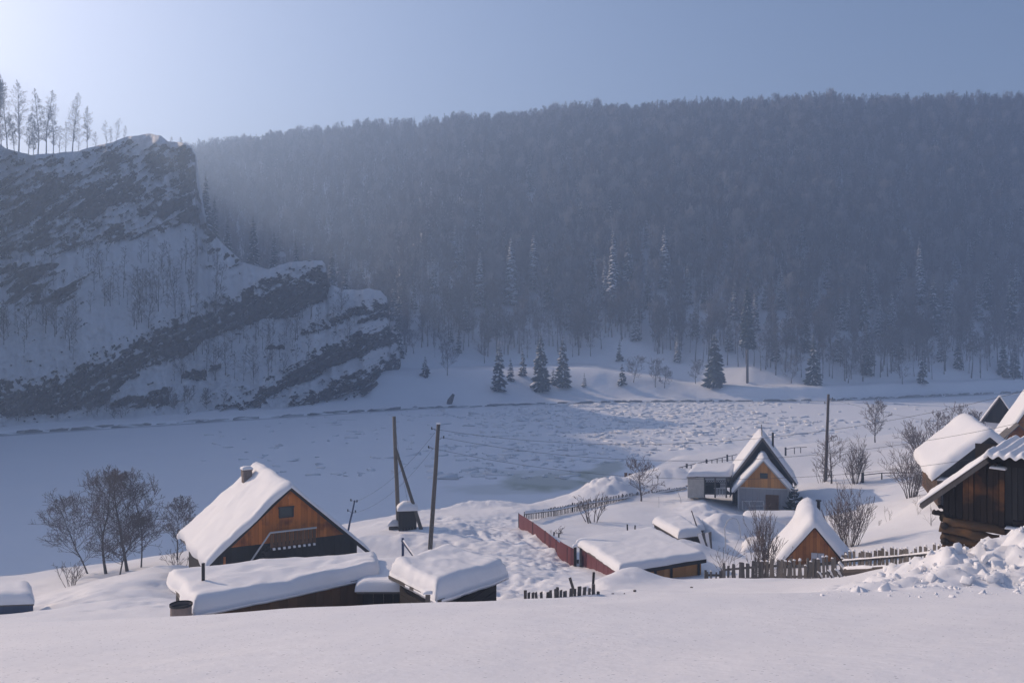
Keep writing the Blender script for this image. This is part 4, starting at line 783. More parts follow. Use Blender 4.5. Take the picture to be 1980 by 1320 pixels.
# ------------------------------------------------------------------ fences
def fence_px(name, label, tops, pitch, pw, mat, lean=.05, seed=0, rails=2, post=2.6, dig=.35, cat='fence', group=None, caps=0.0, railsnow=0.0, rmat=None, gaps=()):
    """tops: (px, top row, ground row, distance) along the fence"""
    r = random.Random(seed); T_ = [Wp(a_, b_, d_) for a_, b_, c_, d_ in tops]; G_ = [Wp(a_, c_, d_) for a_, b_, c_, d_ in tops]; R = empty(name, G_[0], 0, label, cat, group); o = G_[0]
    cache = {}
    for i in range(len(T_) - 1):
        a_, b_, ga, gb = T_[i] - o, T_[i + 1] - o, G_[i] - o, G_[i + 1] - o; L = (b_ - a_).xy.length; n = max(1, round(L / pitch)); yaw = math.atan2((b_ - a_).y, (b_ - a_).x)
        for k in range(n):
            t = (k + .5 + r.uniform(-.12, .12)) / n; tp = a_.lerp(b_, t); g_ = ga.lerp(gb, t); h = tp.z - g_.z + dig + r.uniform(-.09, .04); w = pw * r.choice((.8, 1, 1.15)); key = (w, round(h, 1))
            if r.random() < .04: h *= .8
            if key not in cache: cache[key] = MB().prism([(-w / 2, 0, 0), (w / 2, 0, 0), (w / 2, 0, key[1] - .02 * r.random()), (0 if r.random() < .3 else w / 2, 0, key[1]), (-w / 2, 0, key[1] - .03 * r.random())], (0, .025, 0)).mesh('picket')
            pk = put('picket', cache[key], mat, R, (tp.x, tp.y, g_.z - dig), (r.gauss(0, lean * .6), r.gauss(0, lean), yaw), (1, 1, h / max(key[1], .1)))
            if caps and r.random() < caps:
                if 'cap' not in cache: cache['cap'] = MB().tube([(-pw * .5, .01, 0), (-pw * .2, .01, .025), (pw * .2, .01, .03), (pw * .5, .01, 0)], [.012, .035, .035, .012], 6).mesh('snow_cap', True)
                put('snow_cap', cache['cap'], M['snow'], pk, (0, 0, key[1]))
        for q in range(rails):
            f = (.25, .72)[q] if rails == 2 else .4; nv = Vector((-math.sin(yaw), math.cos(yaw), 0)) * .05
            p0 = ga.lerp(a_, f) + nv; p1 = gb.lerp(b_, f) + nv; MB().bar(p0, p1, .04, .09).build('rail', rmat or mat, R)
            if railsnow: 
                u = Vector((0, 0, .05)); nn = nv * 1.6; snow_quad('rail_snow', R, p0 + u - nn * .9, p1 + u - nn * .9, p1 + u + nn, p0 + u + nn, railsnow, n=(20, 5), seed=seed + q + i, jit=.02, lump=.6)
        m_ = max(1, round(L / post))
        for k in range(m_ + (i == len(T_) - 2)):
            t = k / m_; tp = a_.lerp(b_, t); g_ = ga.lerp(gb, t); ny = Vector((-math.sin(yaw), math.cos(yaw), 0)) * .09
            MB().tube([Vector((tp.x, tp.y, g_.z - .4)) + ny, Vector((tp.x, tp.y, tp.z + .03)) + ny], .055, 8).build('post', rmat or mat, R)
    return R
G2 = M['grey_wood']
fence_px('picket_fence', 'weathered grey picket fence with crooked boards in front of the A-frame hut', [(1398, 1090, 1132, 39), (1480, 1081, 1128, 38), (1560, 1081, 1125, 36.5), (1628, 1075, 1112, 35.5)], .168, .135, G2, .045, 31, caps=.5)
fence_px('picket_fence', 'row of wide snow-plastered pickets running from the hut corner to the log barn', [(1632, 1069, 1096, 34.5), (1720, 1060, 1090, 32.5), (1828, 1050, 1080, 30)], .205, .14, G2, .03, 32, caps=.9, rails=1, railsnow=.05)
fence_px('garden_gate', 'short low gate of thin pickets at left end of the grey picket fence', [(1364, 1104, 1132, 40.2), (1396, 1104, 1133, 40)], .17, .09, G2, .04, 33, cat='gate', caps=.5, post=.8)
fence_px('buried_fence', 'line of leaning picket tips poking out of snow just beyond the road crest', [(1018, 1144, 1156, 30), (1080, 1138, 1153, 30.5), (1150, 1132, 1152, 31)], .165, .12, G2, .06, 34, rails=0, post=99, dig=.5)
fence_px('broken_fence', 'broken fence scraps sticking up left of the garden gate', [(1160, 1146, 1150, 31), (1230, 1143, 1147, 32), (1340, 1137, 1141, 33)], .75, .09, G2, .35, 35, rails=0, post=99, dig=.4)
fence_px('river_fence', 'short reddish picket fence on the river bank behind the bare tree', [(1209, 914, 924, 99), (1290, 915, 923, 101), (1330, 916, 921, 103)], .36, .24, M['brown_wood'], .02, 36, rails=1, post=4)
fence_px('long_garden_fence', 'long snow-laden low fence along the far side of the fenced garden', [(1016, 990, 996, 70), (1075, 980, 991, 73.5), (1140, 965, 979, 78), (1205, 955, 970, 82), (1262, 948, 961, 86), (1328, 939, 946, 90)], .24, .09, M['dark_wood'], .02, 37, rails=1, post=2.9, railsnow=.16, rmat=M['grey_wood'])
def rail_fence(name, label, pts, pitch, seed, big=4):
    r = random.Random(seed); T_ = [Wp(a_, b_, d_) for a_, b_, c_, d_ in pts]; G_ = [Wp(a_, c_, d_) for a_, b_, c_, d_ in pts]; R = empty(name, G_[0], 0, label, 'fence'); o = G_[0]; cnt = 0
    for i in range(len(T_) - 1):
        MB().bar(T_[i] - o, T_[i + 1] - o, .06, .07).build('rail', M['black_metal'], R); L = (T_[i + 1] - T_[i]).xy.length; n = max(1, round(L / pitch))
        for k in range(n):
            tp = T_[i].lerp(T_[i + 1], k / n) - o; g_ = G_[i].lerp(G_[i + 1], k / n) - o; w = .09 if cnt % big else .2
            MB().bar((tp.x, tp.y, g_.z - .5), (tp.x, tp.y, tp.z + (.0 if cnt % big else .25)), w, w, (0, 1, 0)).build('post', M['black_metal'], R); cnt += 1
rail_fence('rail_fence', 'thin dark post-and-rail fence climbing left of the narrow house roof', [(1291, 909, 919, 101), (1345, 896, 906, 108), (1425, 878, 892, 117)], 1.5, 1)
rail_fence('rail_fence', 'few dark rail posts in the open snow right of the narrow house chimney', [(1519, 868, 876, 122), (1536, 865, 871, 124), (1560, 864, 870, 126)], 1.9, 2, 5)
rail_fence('low_rail', 'dark horizontal rail across the right field below the round bush', [(1668, 918, 925, 84), (1705, 914, 922, 84), (1775, 913, 918, 84)], 3.5, 3, 2)
# stubs of fence in the open field
for i, (px, py, D, h) in enumerate(((1214, 1022, 64, .75), (1227, 1018, 64, .7), (1070, 1022, 60, .25), (1080, 1028, 60, .3), (1145, 1134, 33.5, .55), (1108, 1060, 53, .35), (1416, 900, 100, .9), (1463, 870, 130, .8))):
    p = Wp(px, py, D); p.z = gz(p.x, p.y) if i not in (4,) else p.z
    lb = ('left of two dark stakes standing side by side in the garden snow', 'right of two dark stakes standing side by side in the garden snow', 'tiny stake tip inside the garden near the red fence', 'second tiny stake tip inside the garden, slightly taller', 'black stake below the maroon shed wall', 'stake just inside the kink of the red fence', 'thin stake on the bank left of the veranda roof', 'small stake beyond the narrow house ridge')[i]
    o = MB().bar((0, 0, -.5), (random.uniform(-.05, .08), 0, h), .09, .09, (0, 1, 0)).build('stake', M['dark_wood'], None, loc=p); tag(o, lb, 'stake')
p = Wp(1117, 1150, 31.5); o = MB().bar((0, 0, -.3), (-.28, 0, .62), .1, .05, (0, 1, 0)).build('stake', M['grey_wood'], None, loc=p); tag(o, 'leaning grey slat above the buried picket tips', 'stake')
p = Wp(1356, 1028, 56); o = MB().tube([(0, 0, -.5), (-.62, 0, 1.35)], [.05, .03], 8).build('leaning_stick', M['bark'], None, loc=p); tag(o, 'long stick leaning left above the little tool shed', 'stick')
# blue gate frame by the track
b = Wp(779, 1078, 47); R = empty('blue_gate', b, 0, 'blue metal gate posts with a slanting snowy rail below the poles', 'gate')
e_ = Wp(814, 1078, 44) - b
MB().bar((0, 0, -.6), (0, 0, 1.05), .12, .12, (0, 1, 0)).build('post', M['blue_metal'], R); MB().bar((e_.x, e_.y, -.6), (e_.x, e_.y, .45), .11, .11, (0, 1, 0)).build('post', M['blue_metal'], R)
MB().bar((-.05, 0, .9), (e_.x, e_.y, .35), .07, .07).build('rail', M['blue_metal'], R); snow_quad('rail_snow', R, (0, -.05, .94), (e_.x, e_.y - .05, .39), (e_.x, e_.y + .05, .39), (0, .05, .94), .06, n=(12, 4), seed=6, jit=.01); MB().box((e_.x - .15, e_.y, .3), (.3, .1, .25)).build('bracket', M['blue_metal'], R)
# maroon sheet-metal fence
def red_fence():
    L = [(1003, 992, 1024, 66), (1035, 1012, 1050, 60), (1062, 1032, 1074, 55.5), (1086, 1052, 1094, 52), (1112, 1066, 1103, 49.2)]
    o = Wp(1003, 1024, 66); R = empty('metal_fence', o, 0, 'maroon sheet-metal fence curving down beside the snow track', 'fence')
    # finer: a panel every metre or so along the line
    tv = np.linspace(0, 1, 15); X_ = [np.interp(tv, np.linspace(0, 1, 5), [q[k] for q in L]) for k in range(4)]
    for i in range(14):
        t0, t1 = Wp(X_[0][i], X_[1][i], X_[3][i]) - o, Wp(X_[0][i + 1], X_[1][i + 1], X_[3][i + 1]) - o; g0, g1 = Wp(X_[0][i], X_[2][i], X_[3][i]) - o, Wp(X_[0][i + 1], X_[2][i + 1], X_[3][i + 1]) - o
        n = 12; V_ = []; d = (t1 - t0); nr = Vector((d.y, -d.x, 0)).normalized()
        st = .0 if i < 10 else (.12)
        for k in range(n + 1):
            u = k / n * .985; w_ = nr * (.018 if (k // 1) % 2 else -.018); a_ = g0.lerp(g1, u); b_ = t0.lerp(t1, u); V_ += [(a_.x + w_.x, a_.y + w_.y, a_.z - .5), (b_.x + w_.x, b_.y + w_.y, b_.z + st)]
        me = npmesh('panel', V_, [(2 * k, 2 * k + 2, 2 * k + 3, 2 * k + 1) for k in range(n)], False); me.materials.append(M['red_metal']); pn = link('panel', me, None, R)
        if i % 3 == 0: MB().bar((g0.x, g0.y, g0.z - .5), (t0.x, t0.y, t0.z + .02), .07, .07, (0, 1, 0)).build('post', M['black_metal'], R)
    for f in (.25, .85):
        P_ = [(Wp(X_[0][i], X_[2][i], X_[3][i]).lerp(Wp(X_[0][i], X_[1][i], X_[3][i]), f) - o + Vector((.06, .03, 0))) for i in range(15)]; MB().tube(P_, .025, 6).build('rail', M['black_metal'], R)
red_fence()
b = Wp(1112, 1103, 49); R = empty('gate_post', b, 0, 'dark double post where the maroon fence meets the yard shed', 'post')
MB().bar((0, 0, -.4), (0, 0, 1.35), .16, .16, (0, 1, 0)).build('post', M['dark_wood'], R); MB().bar((.28, -.2, -.4), (.28, -.2, 1.3), .1, .1, (0, 1, 0)).build('side_post', M['grey_wood'], R); MB().box((.14, -.16, .55), (.12, .06, .2)).build('latch', M['black_metal'], R); snow_quad('snow_cap', R, (-.1, -.1, 1.35), (.1, -.1, 1.35), (.1, .1, 1.35), (-.1, .1, 1.35), .16, n=(7, 7), jit=.02)
# snow-covered sticks at the end of the picket fence
for i, (x0, y0, x1, y1, D, w) in enumerate(((1640, 1110, 1622, 1088, 34, .10), (1590, 1113, 1580, 1106, 33.5, .05), (1612, 1112, 1600, 1103, 33.5, .05), (1628, 1111, 1614, 1101, 33.5, .06))):
    p, q = Wp(x0, y0, D), Wp(x1, y1, D); R = empty('fallen_slat', p, 0, ('thick snow-covered slat leaning at the corner of the picket fence', 'leftmost thin snowy slat leaning at foot of the fence corner', 'middle thin snowy slat leaning at foot of the fence corner', 'rightmost thin snowy slat beside the thick one')[i], 'slat')
    MB().bar((0, 0, -.2), q - p, w, .05).build('slat', M['grey_wood'], R); MB().tube([Vector((0, 0, -.08)), (q - p) * .5 + Vector((0, -.02, .05)), q - p + Vector((0, -.02, .04))], [w * .5, w * .75, w * .55], 8).build('snow_cover', M['snow'], R, sm=True)
b = Wp(1640, 1103, 33); o2 = Wp(1716, 1098, 31.5) - b; R = empty('snowy_log', b, 0, 'snow-covered log lying below the wide pickets right of the hut', 'log'); MB().tube([(-.1, 0, -.05), o2 + Vector((0, 0, -.05))], .13, 10).build('trunk', M['bark'], R)
snow_quad('snow_cover', R, (-.1, -.12, .05), o2 + Vector((0, -.12, .05)), o2 + Vector((0, .14, .05)), (-.1, .14, .05), .13, n=(24, 5), seed=9, jit=.06, lump=.7)
# hoops
def hoop(label, pxs, D, r=.025):
    pts = [Wp(a_, b_, D) for a_, b_ in pxs]; o = pts[0]; ob = MB().tube([p - o for p in pts], r, 6).build('garden_hoop', M['trim_grey'], None, loc=o, sm=True); tag(ob, label, 'hoop')
hoop('tall bent grey hoop of a greenhouse frame left of the multi-stemmed bush', [(1404, 1112), (1403, 1050), (1401, 1020), (1407, 1006), (1416, 1001), (1424, 1003), (1430, 1015), (1432, 1040)], 52)
hoop('small curved rod sticking out of the garden snow before the veranda', [(1317, 976), (1316, 964), (1311, 952), (1303, 946)], 78)
o_ = Wp(1274, 976, 76); ob = MB().tube([(0, 0, -.2), (0, 0, .75)], .02, 6).build('garden_stake', M['trim_grey'], None, loc=o_); tag(ob, 'thin pale rod with a tag in the garden near the far fence', 'stake')
# fallen log on the far bank, snow hummocks along the near pile
p = Wp(870, 755, 236); p.z = hz(p.x, p.y) + .3; o = MB().tube([(-.5, -1.2, -1.6), (.1, -.2, .6), (1.0, 0, 2.2)], [.7, .8, .35], 8).build('tree_stump', M['bark'], None, loc=p); tag(o, 'dark leaning stump on the open far bank right of the bluff', 'stump')
# broken lumps scattered over and before the ploughed pile
def clods():
    r = np.random.default_rng(4); Vs, Fs = [], []; k = 0
    V0 = np.array([(a, b, c) for a in (-1, 1) for b in (-1, 1) for c in (-1, 1)], float) * .62; F0 = np.array([(0, 1, 3, 2), (4, 6, 7, 5), (0, 4, 5, 1), (2, 3, 7, 6), (0, 2, 6, 4), (1, 5, 7, 3)])
    N_ = 520
    for i in range(N_):
        if i < 60: px, D = r.uniform(1560, 1990), r.uniform(13.2, 14.8)
        else: px, D = 1640 + 360 * r.random() ** .8, r.uniform(14.4, 20)
        x = Xp(px, D); s = float(np.clip(r.lognormal(-3.4, .7), .01, .14)) * (.5 if i < 60 else 1.0) * (1.0 if px > 1700 else .7)
        z = gz(x, D); V = V0 * (1 + r.uniform(-.38, .38, (8, 3))) * s * r.uniform(.75, 1.4, 3)
        A = np.array(Matrix.Rotation(r.uniform(0, 6.3), 3, 'Z') @ Matrix.Rotation(r.uniform(-.7, .7), 3, 'X') @ Matrix.Rotation(r.uniform(-.5, .5), 3, 'Y'))
        Vs.append(V @ A.T + np.array([x, D, z - s * .12])); Fs.append(F0 + k); k += 8
    o = link('snow_lumps', npmesh('snow_lumps', np.concatenate(Vs), np.concatenate(Fs), True), M['snow']); tag(o, 'broken lumps of ploughed snow scattered before the barn', 'snow lumps', kind='stuff')
    bv = o.modifiers.new('soft', 'BEVEL'); bv.offset_type = 'PERCENT'; bv.width_pct = 15; bv.segments = 2; bv.limit_method = 'NONE'
clods()

def ice_blocks():
    r = np.random.default_rng(9); N = 19000; x = r.uniform(-60, 110, N); y = r.uniform(120, 262, N); inside = poly_sd(x, y, BANK) > 3; out = poly_sd(x, y, NEAR) < -6
    litm = sstep(-.35, .25, fbm(x / 26, y / 11, 140, 3) + np.interp(x, [-30, 0, 40, 60, 78], [-.8, .1, .6, .2, -.7])); ok = inside & out & (r.random(N) < .015 + .30 * litm); x, y = x[ok], y[ok]; n = len(x)
    V0 = np.array([(a, b, c) for a in (-1, 1) for b in (-1, 1) for c in (-1, 1)], float) * .5; F0 = np.array([(0, 1, 3, 2), (4, 6, 7, 5), (0, 4, 5, 1), (2, 3, 7, 6), (0, 2, 6, 4), (1, 5, 7, 3)]); Vs, Fs = [], []
    for i in range(n):
        s = float(np.clip(r.lognormal(-.85, .45), .18, 1.3)); V = V0 * np.array([s * r.uniform(1.4, 3.4), s * r.uniform(.5, 1.2), 0.09 + .20 * s]) * (1 + r.uniform(-.25, .25, (8, 3)))
        A = np.array(Matrix.Rotation(r.normal(0, .5), 3, 'Z') @ Matrix.Rotation(r.normal(0, .2), 3, 'X') @ Matrix.Rotation(r.normal(0, .16), 3, 'Y')); Vs.append(V @ A.T + np.array([x[i], y[i], .10 - .04 * s])); Fs.append(F0 + i * 8)
    o = link('ice_blocks', npmesh('ice_blocks', np.concatenate(Vs), np.concatenate(Fs), False), M['snow_far']); tag(o, 'small snow-covered ice blocks scattered over the frozen river', 'ice blocks', kind='stuff')
    # dark lips of shelf ice along the far bank
    Vs, Fs = [], []; k = 0
    for i in range(240):
        bx = r.uniform(-100, 190); L = r.uniform(1.5, 6); by = float(bank_y(bx)) - r.uniform(-.4, .7); sl = (float(bank_y(bx + L)) - float(bank_y(bx))) / L; h = r.uniform(.2, .7)
        V = [(bx, by, -.2), (bx + L, by + sl * L, -.2), (bx + L * .95, by + sl * L + .1, h * r.uniform(.3, 1)), (bx + L * .5, by + sl * L * .5 + .1, h), (bx + L * .1, by + .1, h * r.uniform(.3, 1))]; V += [(a, b + 1.1, c - .05) for a, b, c in V]
        Vs += V; Fs += [[k, k + 1, k + 2, k + 3, k + 4]] + [[k + a, k + (a + 1) % 5, k + 5 + (a + 1) % 5, k + 5 + a] for a in range(1, 5)]; k += 10
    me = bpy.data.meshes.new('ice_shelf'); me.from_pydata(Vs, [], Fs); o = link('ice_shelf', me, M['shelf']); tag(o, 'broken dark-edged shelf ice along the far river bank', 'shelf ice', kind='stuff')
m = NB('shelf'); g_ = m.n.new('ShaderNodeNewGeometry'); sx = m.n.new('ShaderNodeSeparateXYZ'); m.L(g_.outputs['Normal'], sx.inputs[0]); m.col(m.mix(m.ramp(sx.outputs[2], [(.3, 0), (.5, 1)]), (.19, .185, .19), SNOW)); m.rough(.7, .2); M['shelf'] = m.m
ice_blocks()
# ------------------------------------------------------------------ trees
def strand_mesh(name, strands, n=3):
    """strands: lists of (point, radius); thin tapered tubes joined into one mesh"""
    V, Fc = [], []; k = 0
    for st in strands:
        P_ = np.array([p for p, r in st]); R_ = np.array([r for p, r in st]); d = P_[-1] - P_[0]; d = d / (np.linalg.norm(d) + 1e-9)
        a = np.cross(d, [.31, .9, .2]); a /= np.linalg.norm(a) + 1e-9; b = np.cross(d, a); m = len(st); ang = np.arange(n) * 2 * math.pi / n
        ring = np.cos(ang)[:, None] * a + np.sin(ang)[:, None] * b; V.append((P_[:, None, :] + ring[None] * R_[:, None, None]).reshape(-1, 3))
        for i in range(m - 1):
            for j in range(n): Fc.append((k + i * n + j, k + i * n + (j + 1) % n, k + (i + 1) * n + (j + 1) % n, k + (i + 1) * n + j))
        k += m * n
    return npmesh(name, np.concatenate(V), Fc)
def branch(r, out, p, d, L, rad, depth, kids, spread, up, minr, wig=.12, seg=4, shrink=.62):
    d = np.array(d, float); pts = [(np.array(p, float), rad)]; q = np.array(p, float); dd = d.copy()
    for i in range(seg):
        dd = dd + r.normal(0, wig, 3) + np.array([0, 0, up * .25]); dd /= np.linalg.norm(dd); q = q + dd * L / seg; pts.append((q.copy(), max(minr, rad * (1 - .75 * (i + 1) / seg))))
    out.append(pts)
    if depth <= 0: return
    for k in range(kids[0] if len(kids) else 3):
        t = r.uniform(.25, 1.0); i = min(int(t * seg), seg - 1); f = t * seg - i; b = pts[i][0] * (1 - f) + pts[i + 1][0] * f; br = pts[i][1] * (1 - f) + pts[i + 1][1] * f
        s = r.normal(0, 1, 3); s -= dd * s.dot(dd); s /= np.linalg.norm(s) + 1e-9; nd = dd * (1 - spread) + s * spread + np.array([0, 0, up * .5]); nd /= np.linalg.norm(nd)
        branch(r, out, b, nd, L * shrink * r.uniform(.7, 1.15) * (1.15 - .5 * t), max(minr, br * .62), depth - 1, kids[1:], spread, up, minr, wig, max(2, seg - 1), shrink)
def bare_tree_meshes(seed, H, spread=.55, width=.30, first=.25, n1=26, kids=(5, 4), depth=2, minr=.012, rad=None, lean=(0, 0), up=.35, wig=.10, narrow=False, twl=1.0):
    r = np.random.default_rng(seed); rad = rad or H * .014; tr = []; q = np.zeros(3); tr.append((np.array([0, 0, -.6]), rad * 1.25)); tr.append((q.copy(), rad * 1.15)); d = np.array([lean[0], lean[1], 1.0]); d /= np.linalg.norm(d); N = 9
    for i in range(N): d = d + r.normal(0, .035 if narrow else .07, 3); d[2] = max(d[2], .75); d /= np.linalg.norm(d); q = q + d * H / N; tr.append((q.copy(), max(minr, rad * (1 - (i + 1) / N) ** .9)))
    out = []
    for k in range(n1):
        t = first + (1 - first) * (k + r.random()) / n1; i = min(int(t * N), N - 1); f = t * N - i; a, b = tr[i + 1], tr[i + 2]; p = a[0] * (1 - f) + b[0] * f; br = a[1] * (1 - f) + b[1] * f
        an = r.uniform(0, 6.28); el = r.uniform(.35, .8) if narrow else r.uniform(.2, .75); prof = math.sin(math.pi * min(1, (t - first) / (1 - first) * .80 + .2)) ** .8 + .10
        dv = np.array([math.cos(an) * math.cos(el), math.sin(an) * math.cos(el), math.sin(el) + .1]); branch(r, out, p, dv, H * width * prof * r.uniform(.7, 1.2), max(minr, br * .5), depth, kids, spread, up, minr, wig, 4)
    return tr, out
def tree_obj(name, seed, loc, H, label=None, group=None, cat='tree', mt=('bark', 'twig'), **kw):
    tr, out = bare_tree_meshes(seed, H, **kw); R = empty(name, loc, 0, label, cat, group)
    link('trunk', strand_mesh('trunk', [tr], 7), M[mt[0]], R); link('crown', strand_mesh('crown', out), M[mt[1]], R); return R
def bush_obj(name, seed, loc, H, Wd, label=None, group=None, cat='bush', stems=9, depth=2, kids=(5, 3), minr=.012, rad=.03, up=.25, mt='twig', tilt=.5, spread=.5):
    r = np.random.default_rng(seed); out = []; mains = []
    for k in range(stems):
        an = r.uniform(0, 6.28); rr = math.sqrt(r.random()); tl = tilt * rr; d = np.array([math.cos(an) * tl, math.sin(an) * tl, 1]); d /= np.linalg.norm(d); loc_out = []
        branch(r, loc_out, np.array([math.cos(an), math.sin(an), 0]) * rr * Wd * .12 + [0, 0, -.3], d, H * r.uniform(.75, 1.1) * (1.05 - .2 * rr), rad * r.uniform(.7, 1.2), depth, kids, spread, up, minr, .08, 5, .45)
        mains.append(loc_out[0]); out += loc_out[1:]
    R = empty(name, loc, 0, label, cat, group); link('stems', strand_mesh('stems', mains, 5), M['bark'], R); link('twigs', strand_mesh('twigs', out), M[mt], R); return R
def conifer_meshes(seed, H, wid=.17, snow=.6, tiers=None, bare=.06, per=9, droop=.35, top=.95):
    r = np.random.default_rng(seed); tr = [(np.array([0, 0, -.8]), H * .014), (np.array([0, 0, 0]), H * .013), (np.array([0, 0, H * .6]), H * .007), (np.array([0, 0, H]), .02)]; V, Fc, Vs, Fs = [], [], [], []
    tiers = tiers or int(H * 1.7); k = ks = 0
    for t in range(tiers):
        u = bare + (1 - bare) * (t + r.uniform(-.3, .3)) / tiers; u = min(max(u, bare), .985); L0 = H * wid * (1 - u) ** .8 + .12; 
        for b in range(per if u < .85 else 5):
            an = r.uniform(0, 6.28); L = L0 * r.uniform(.6, 1.18); dr = droop * r.uniform(.6, 1.4); c, s = math.cos(an), math.sin(an); z0 = u * H + r.uniform(-.2, .2) * H / tiers; wd = L * r.uniform(.26, .4)
            # a bough: central ridge, ragged drooping sides
            P_ = [(0, 0, 0), (.45, 1, -.10 - dr * .30), (.45, -1, -.10 - dr * .30), (.55, 0, .02 - dr * .35), (.8, .75, -.14 - dr * .75), (.8, -.75, -.14 - dr * .75), (1, 0, -dr * .95), (.62, .3, -.30 - dr * .5), (.62, -.3, -.30 - dr * .5), (.3, 0, -.16 - dr * .2)]
            for x, y, z in P_: X = x * L; Y = y * wd * r.uniform(.7, 1.2); V.append((X * c - Y * s, X * s + Y * c, z0 + z * L))
            for f in ((0, 1, 3), (0, 3, 2), (1, 4, 3), (3, 5, 2), (3, 4, 6), (3, 6, 5), (9, 7, 1), (9, 2, 8), (7, 4, 1), (8, 2, 5)): Fc.append([k + q for q in f])
            k += len(P_)
            if r.random() < (snow if snow < .8 else 1.1):
                w2 = .26 + .42 * snow + (.25 if snow >= .8 else 0)
                for x, y, z in [(.12, 0, .05), (.48, w2, .0 - dr * .28), (.48, -w2, .0 - dr * .28), (.55, 0, .10 - dr * .32), (.84, .35 * w2 * 1.6, -.03 - dr * .72), (.84, -.35 * w2 * 1.6, -.03 - dr * .72), (1.0, 0, .02 - dr * .92)]:
                    X = x * L; Y = y * wd; Vs.append((X * c - Y * s, X * s + Y * c, z0 + z * L + .02))
                for f in ((0, 1, 3), (0, 3, 2), (1, 4, 3), (3, 5, 2), (3, 4, 6), (3, 6, 5)): Fs.append([ks + q for q in f])
                ks += 7
    return tr, npmesh('foliage', V, Fc, False), (npmesh('snow', Vs, Fs, True) if Vs else None)
def conifer_obj(seed, loc, H, label=None, group=None, **kw):
    tr, fo, sn = conifer_meshes(seed, H, **kw); R = empty('spruce', loc, random.uniform(0, 6), label, 'spruce', group)
    link('trunk', strand_mesh('trunk', [tr], 6), M['bark'], R); link('foliage', fo, M['needle'], R)
    if sn: tag(link('branch_snow', sn, M['snow'], R), kind='stuff')
    return R
def copy_tree(o, loc, rz, sc, label=None, group=None):
    c = o.copy(); COL.objects.link(c); c.location = loc; c.rotation_euler = (0, 0, rz); c.scale = sc
    if label: c['label'] = label
    if group: c['group'] = group
    for ch in o.children: d = ch.copy(); COL.objects.link(d); d.parent = c
    return c
HD = np.arange(205, 560, .75)
def hill_hit(px, py):
    x = (px - 990) / F * HD; z = CZ - (py - 640) / F * HD; h = hill_z(x, HD); i = int(np.argmax(h >= z)); D = HD[i]; return Vector((x[i], D, h[i]))
def ghit(px, py, D): p = Wp(px, py, D); p.z = gz(p.x, p.y) - .05; return p

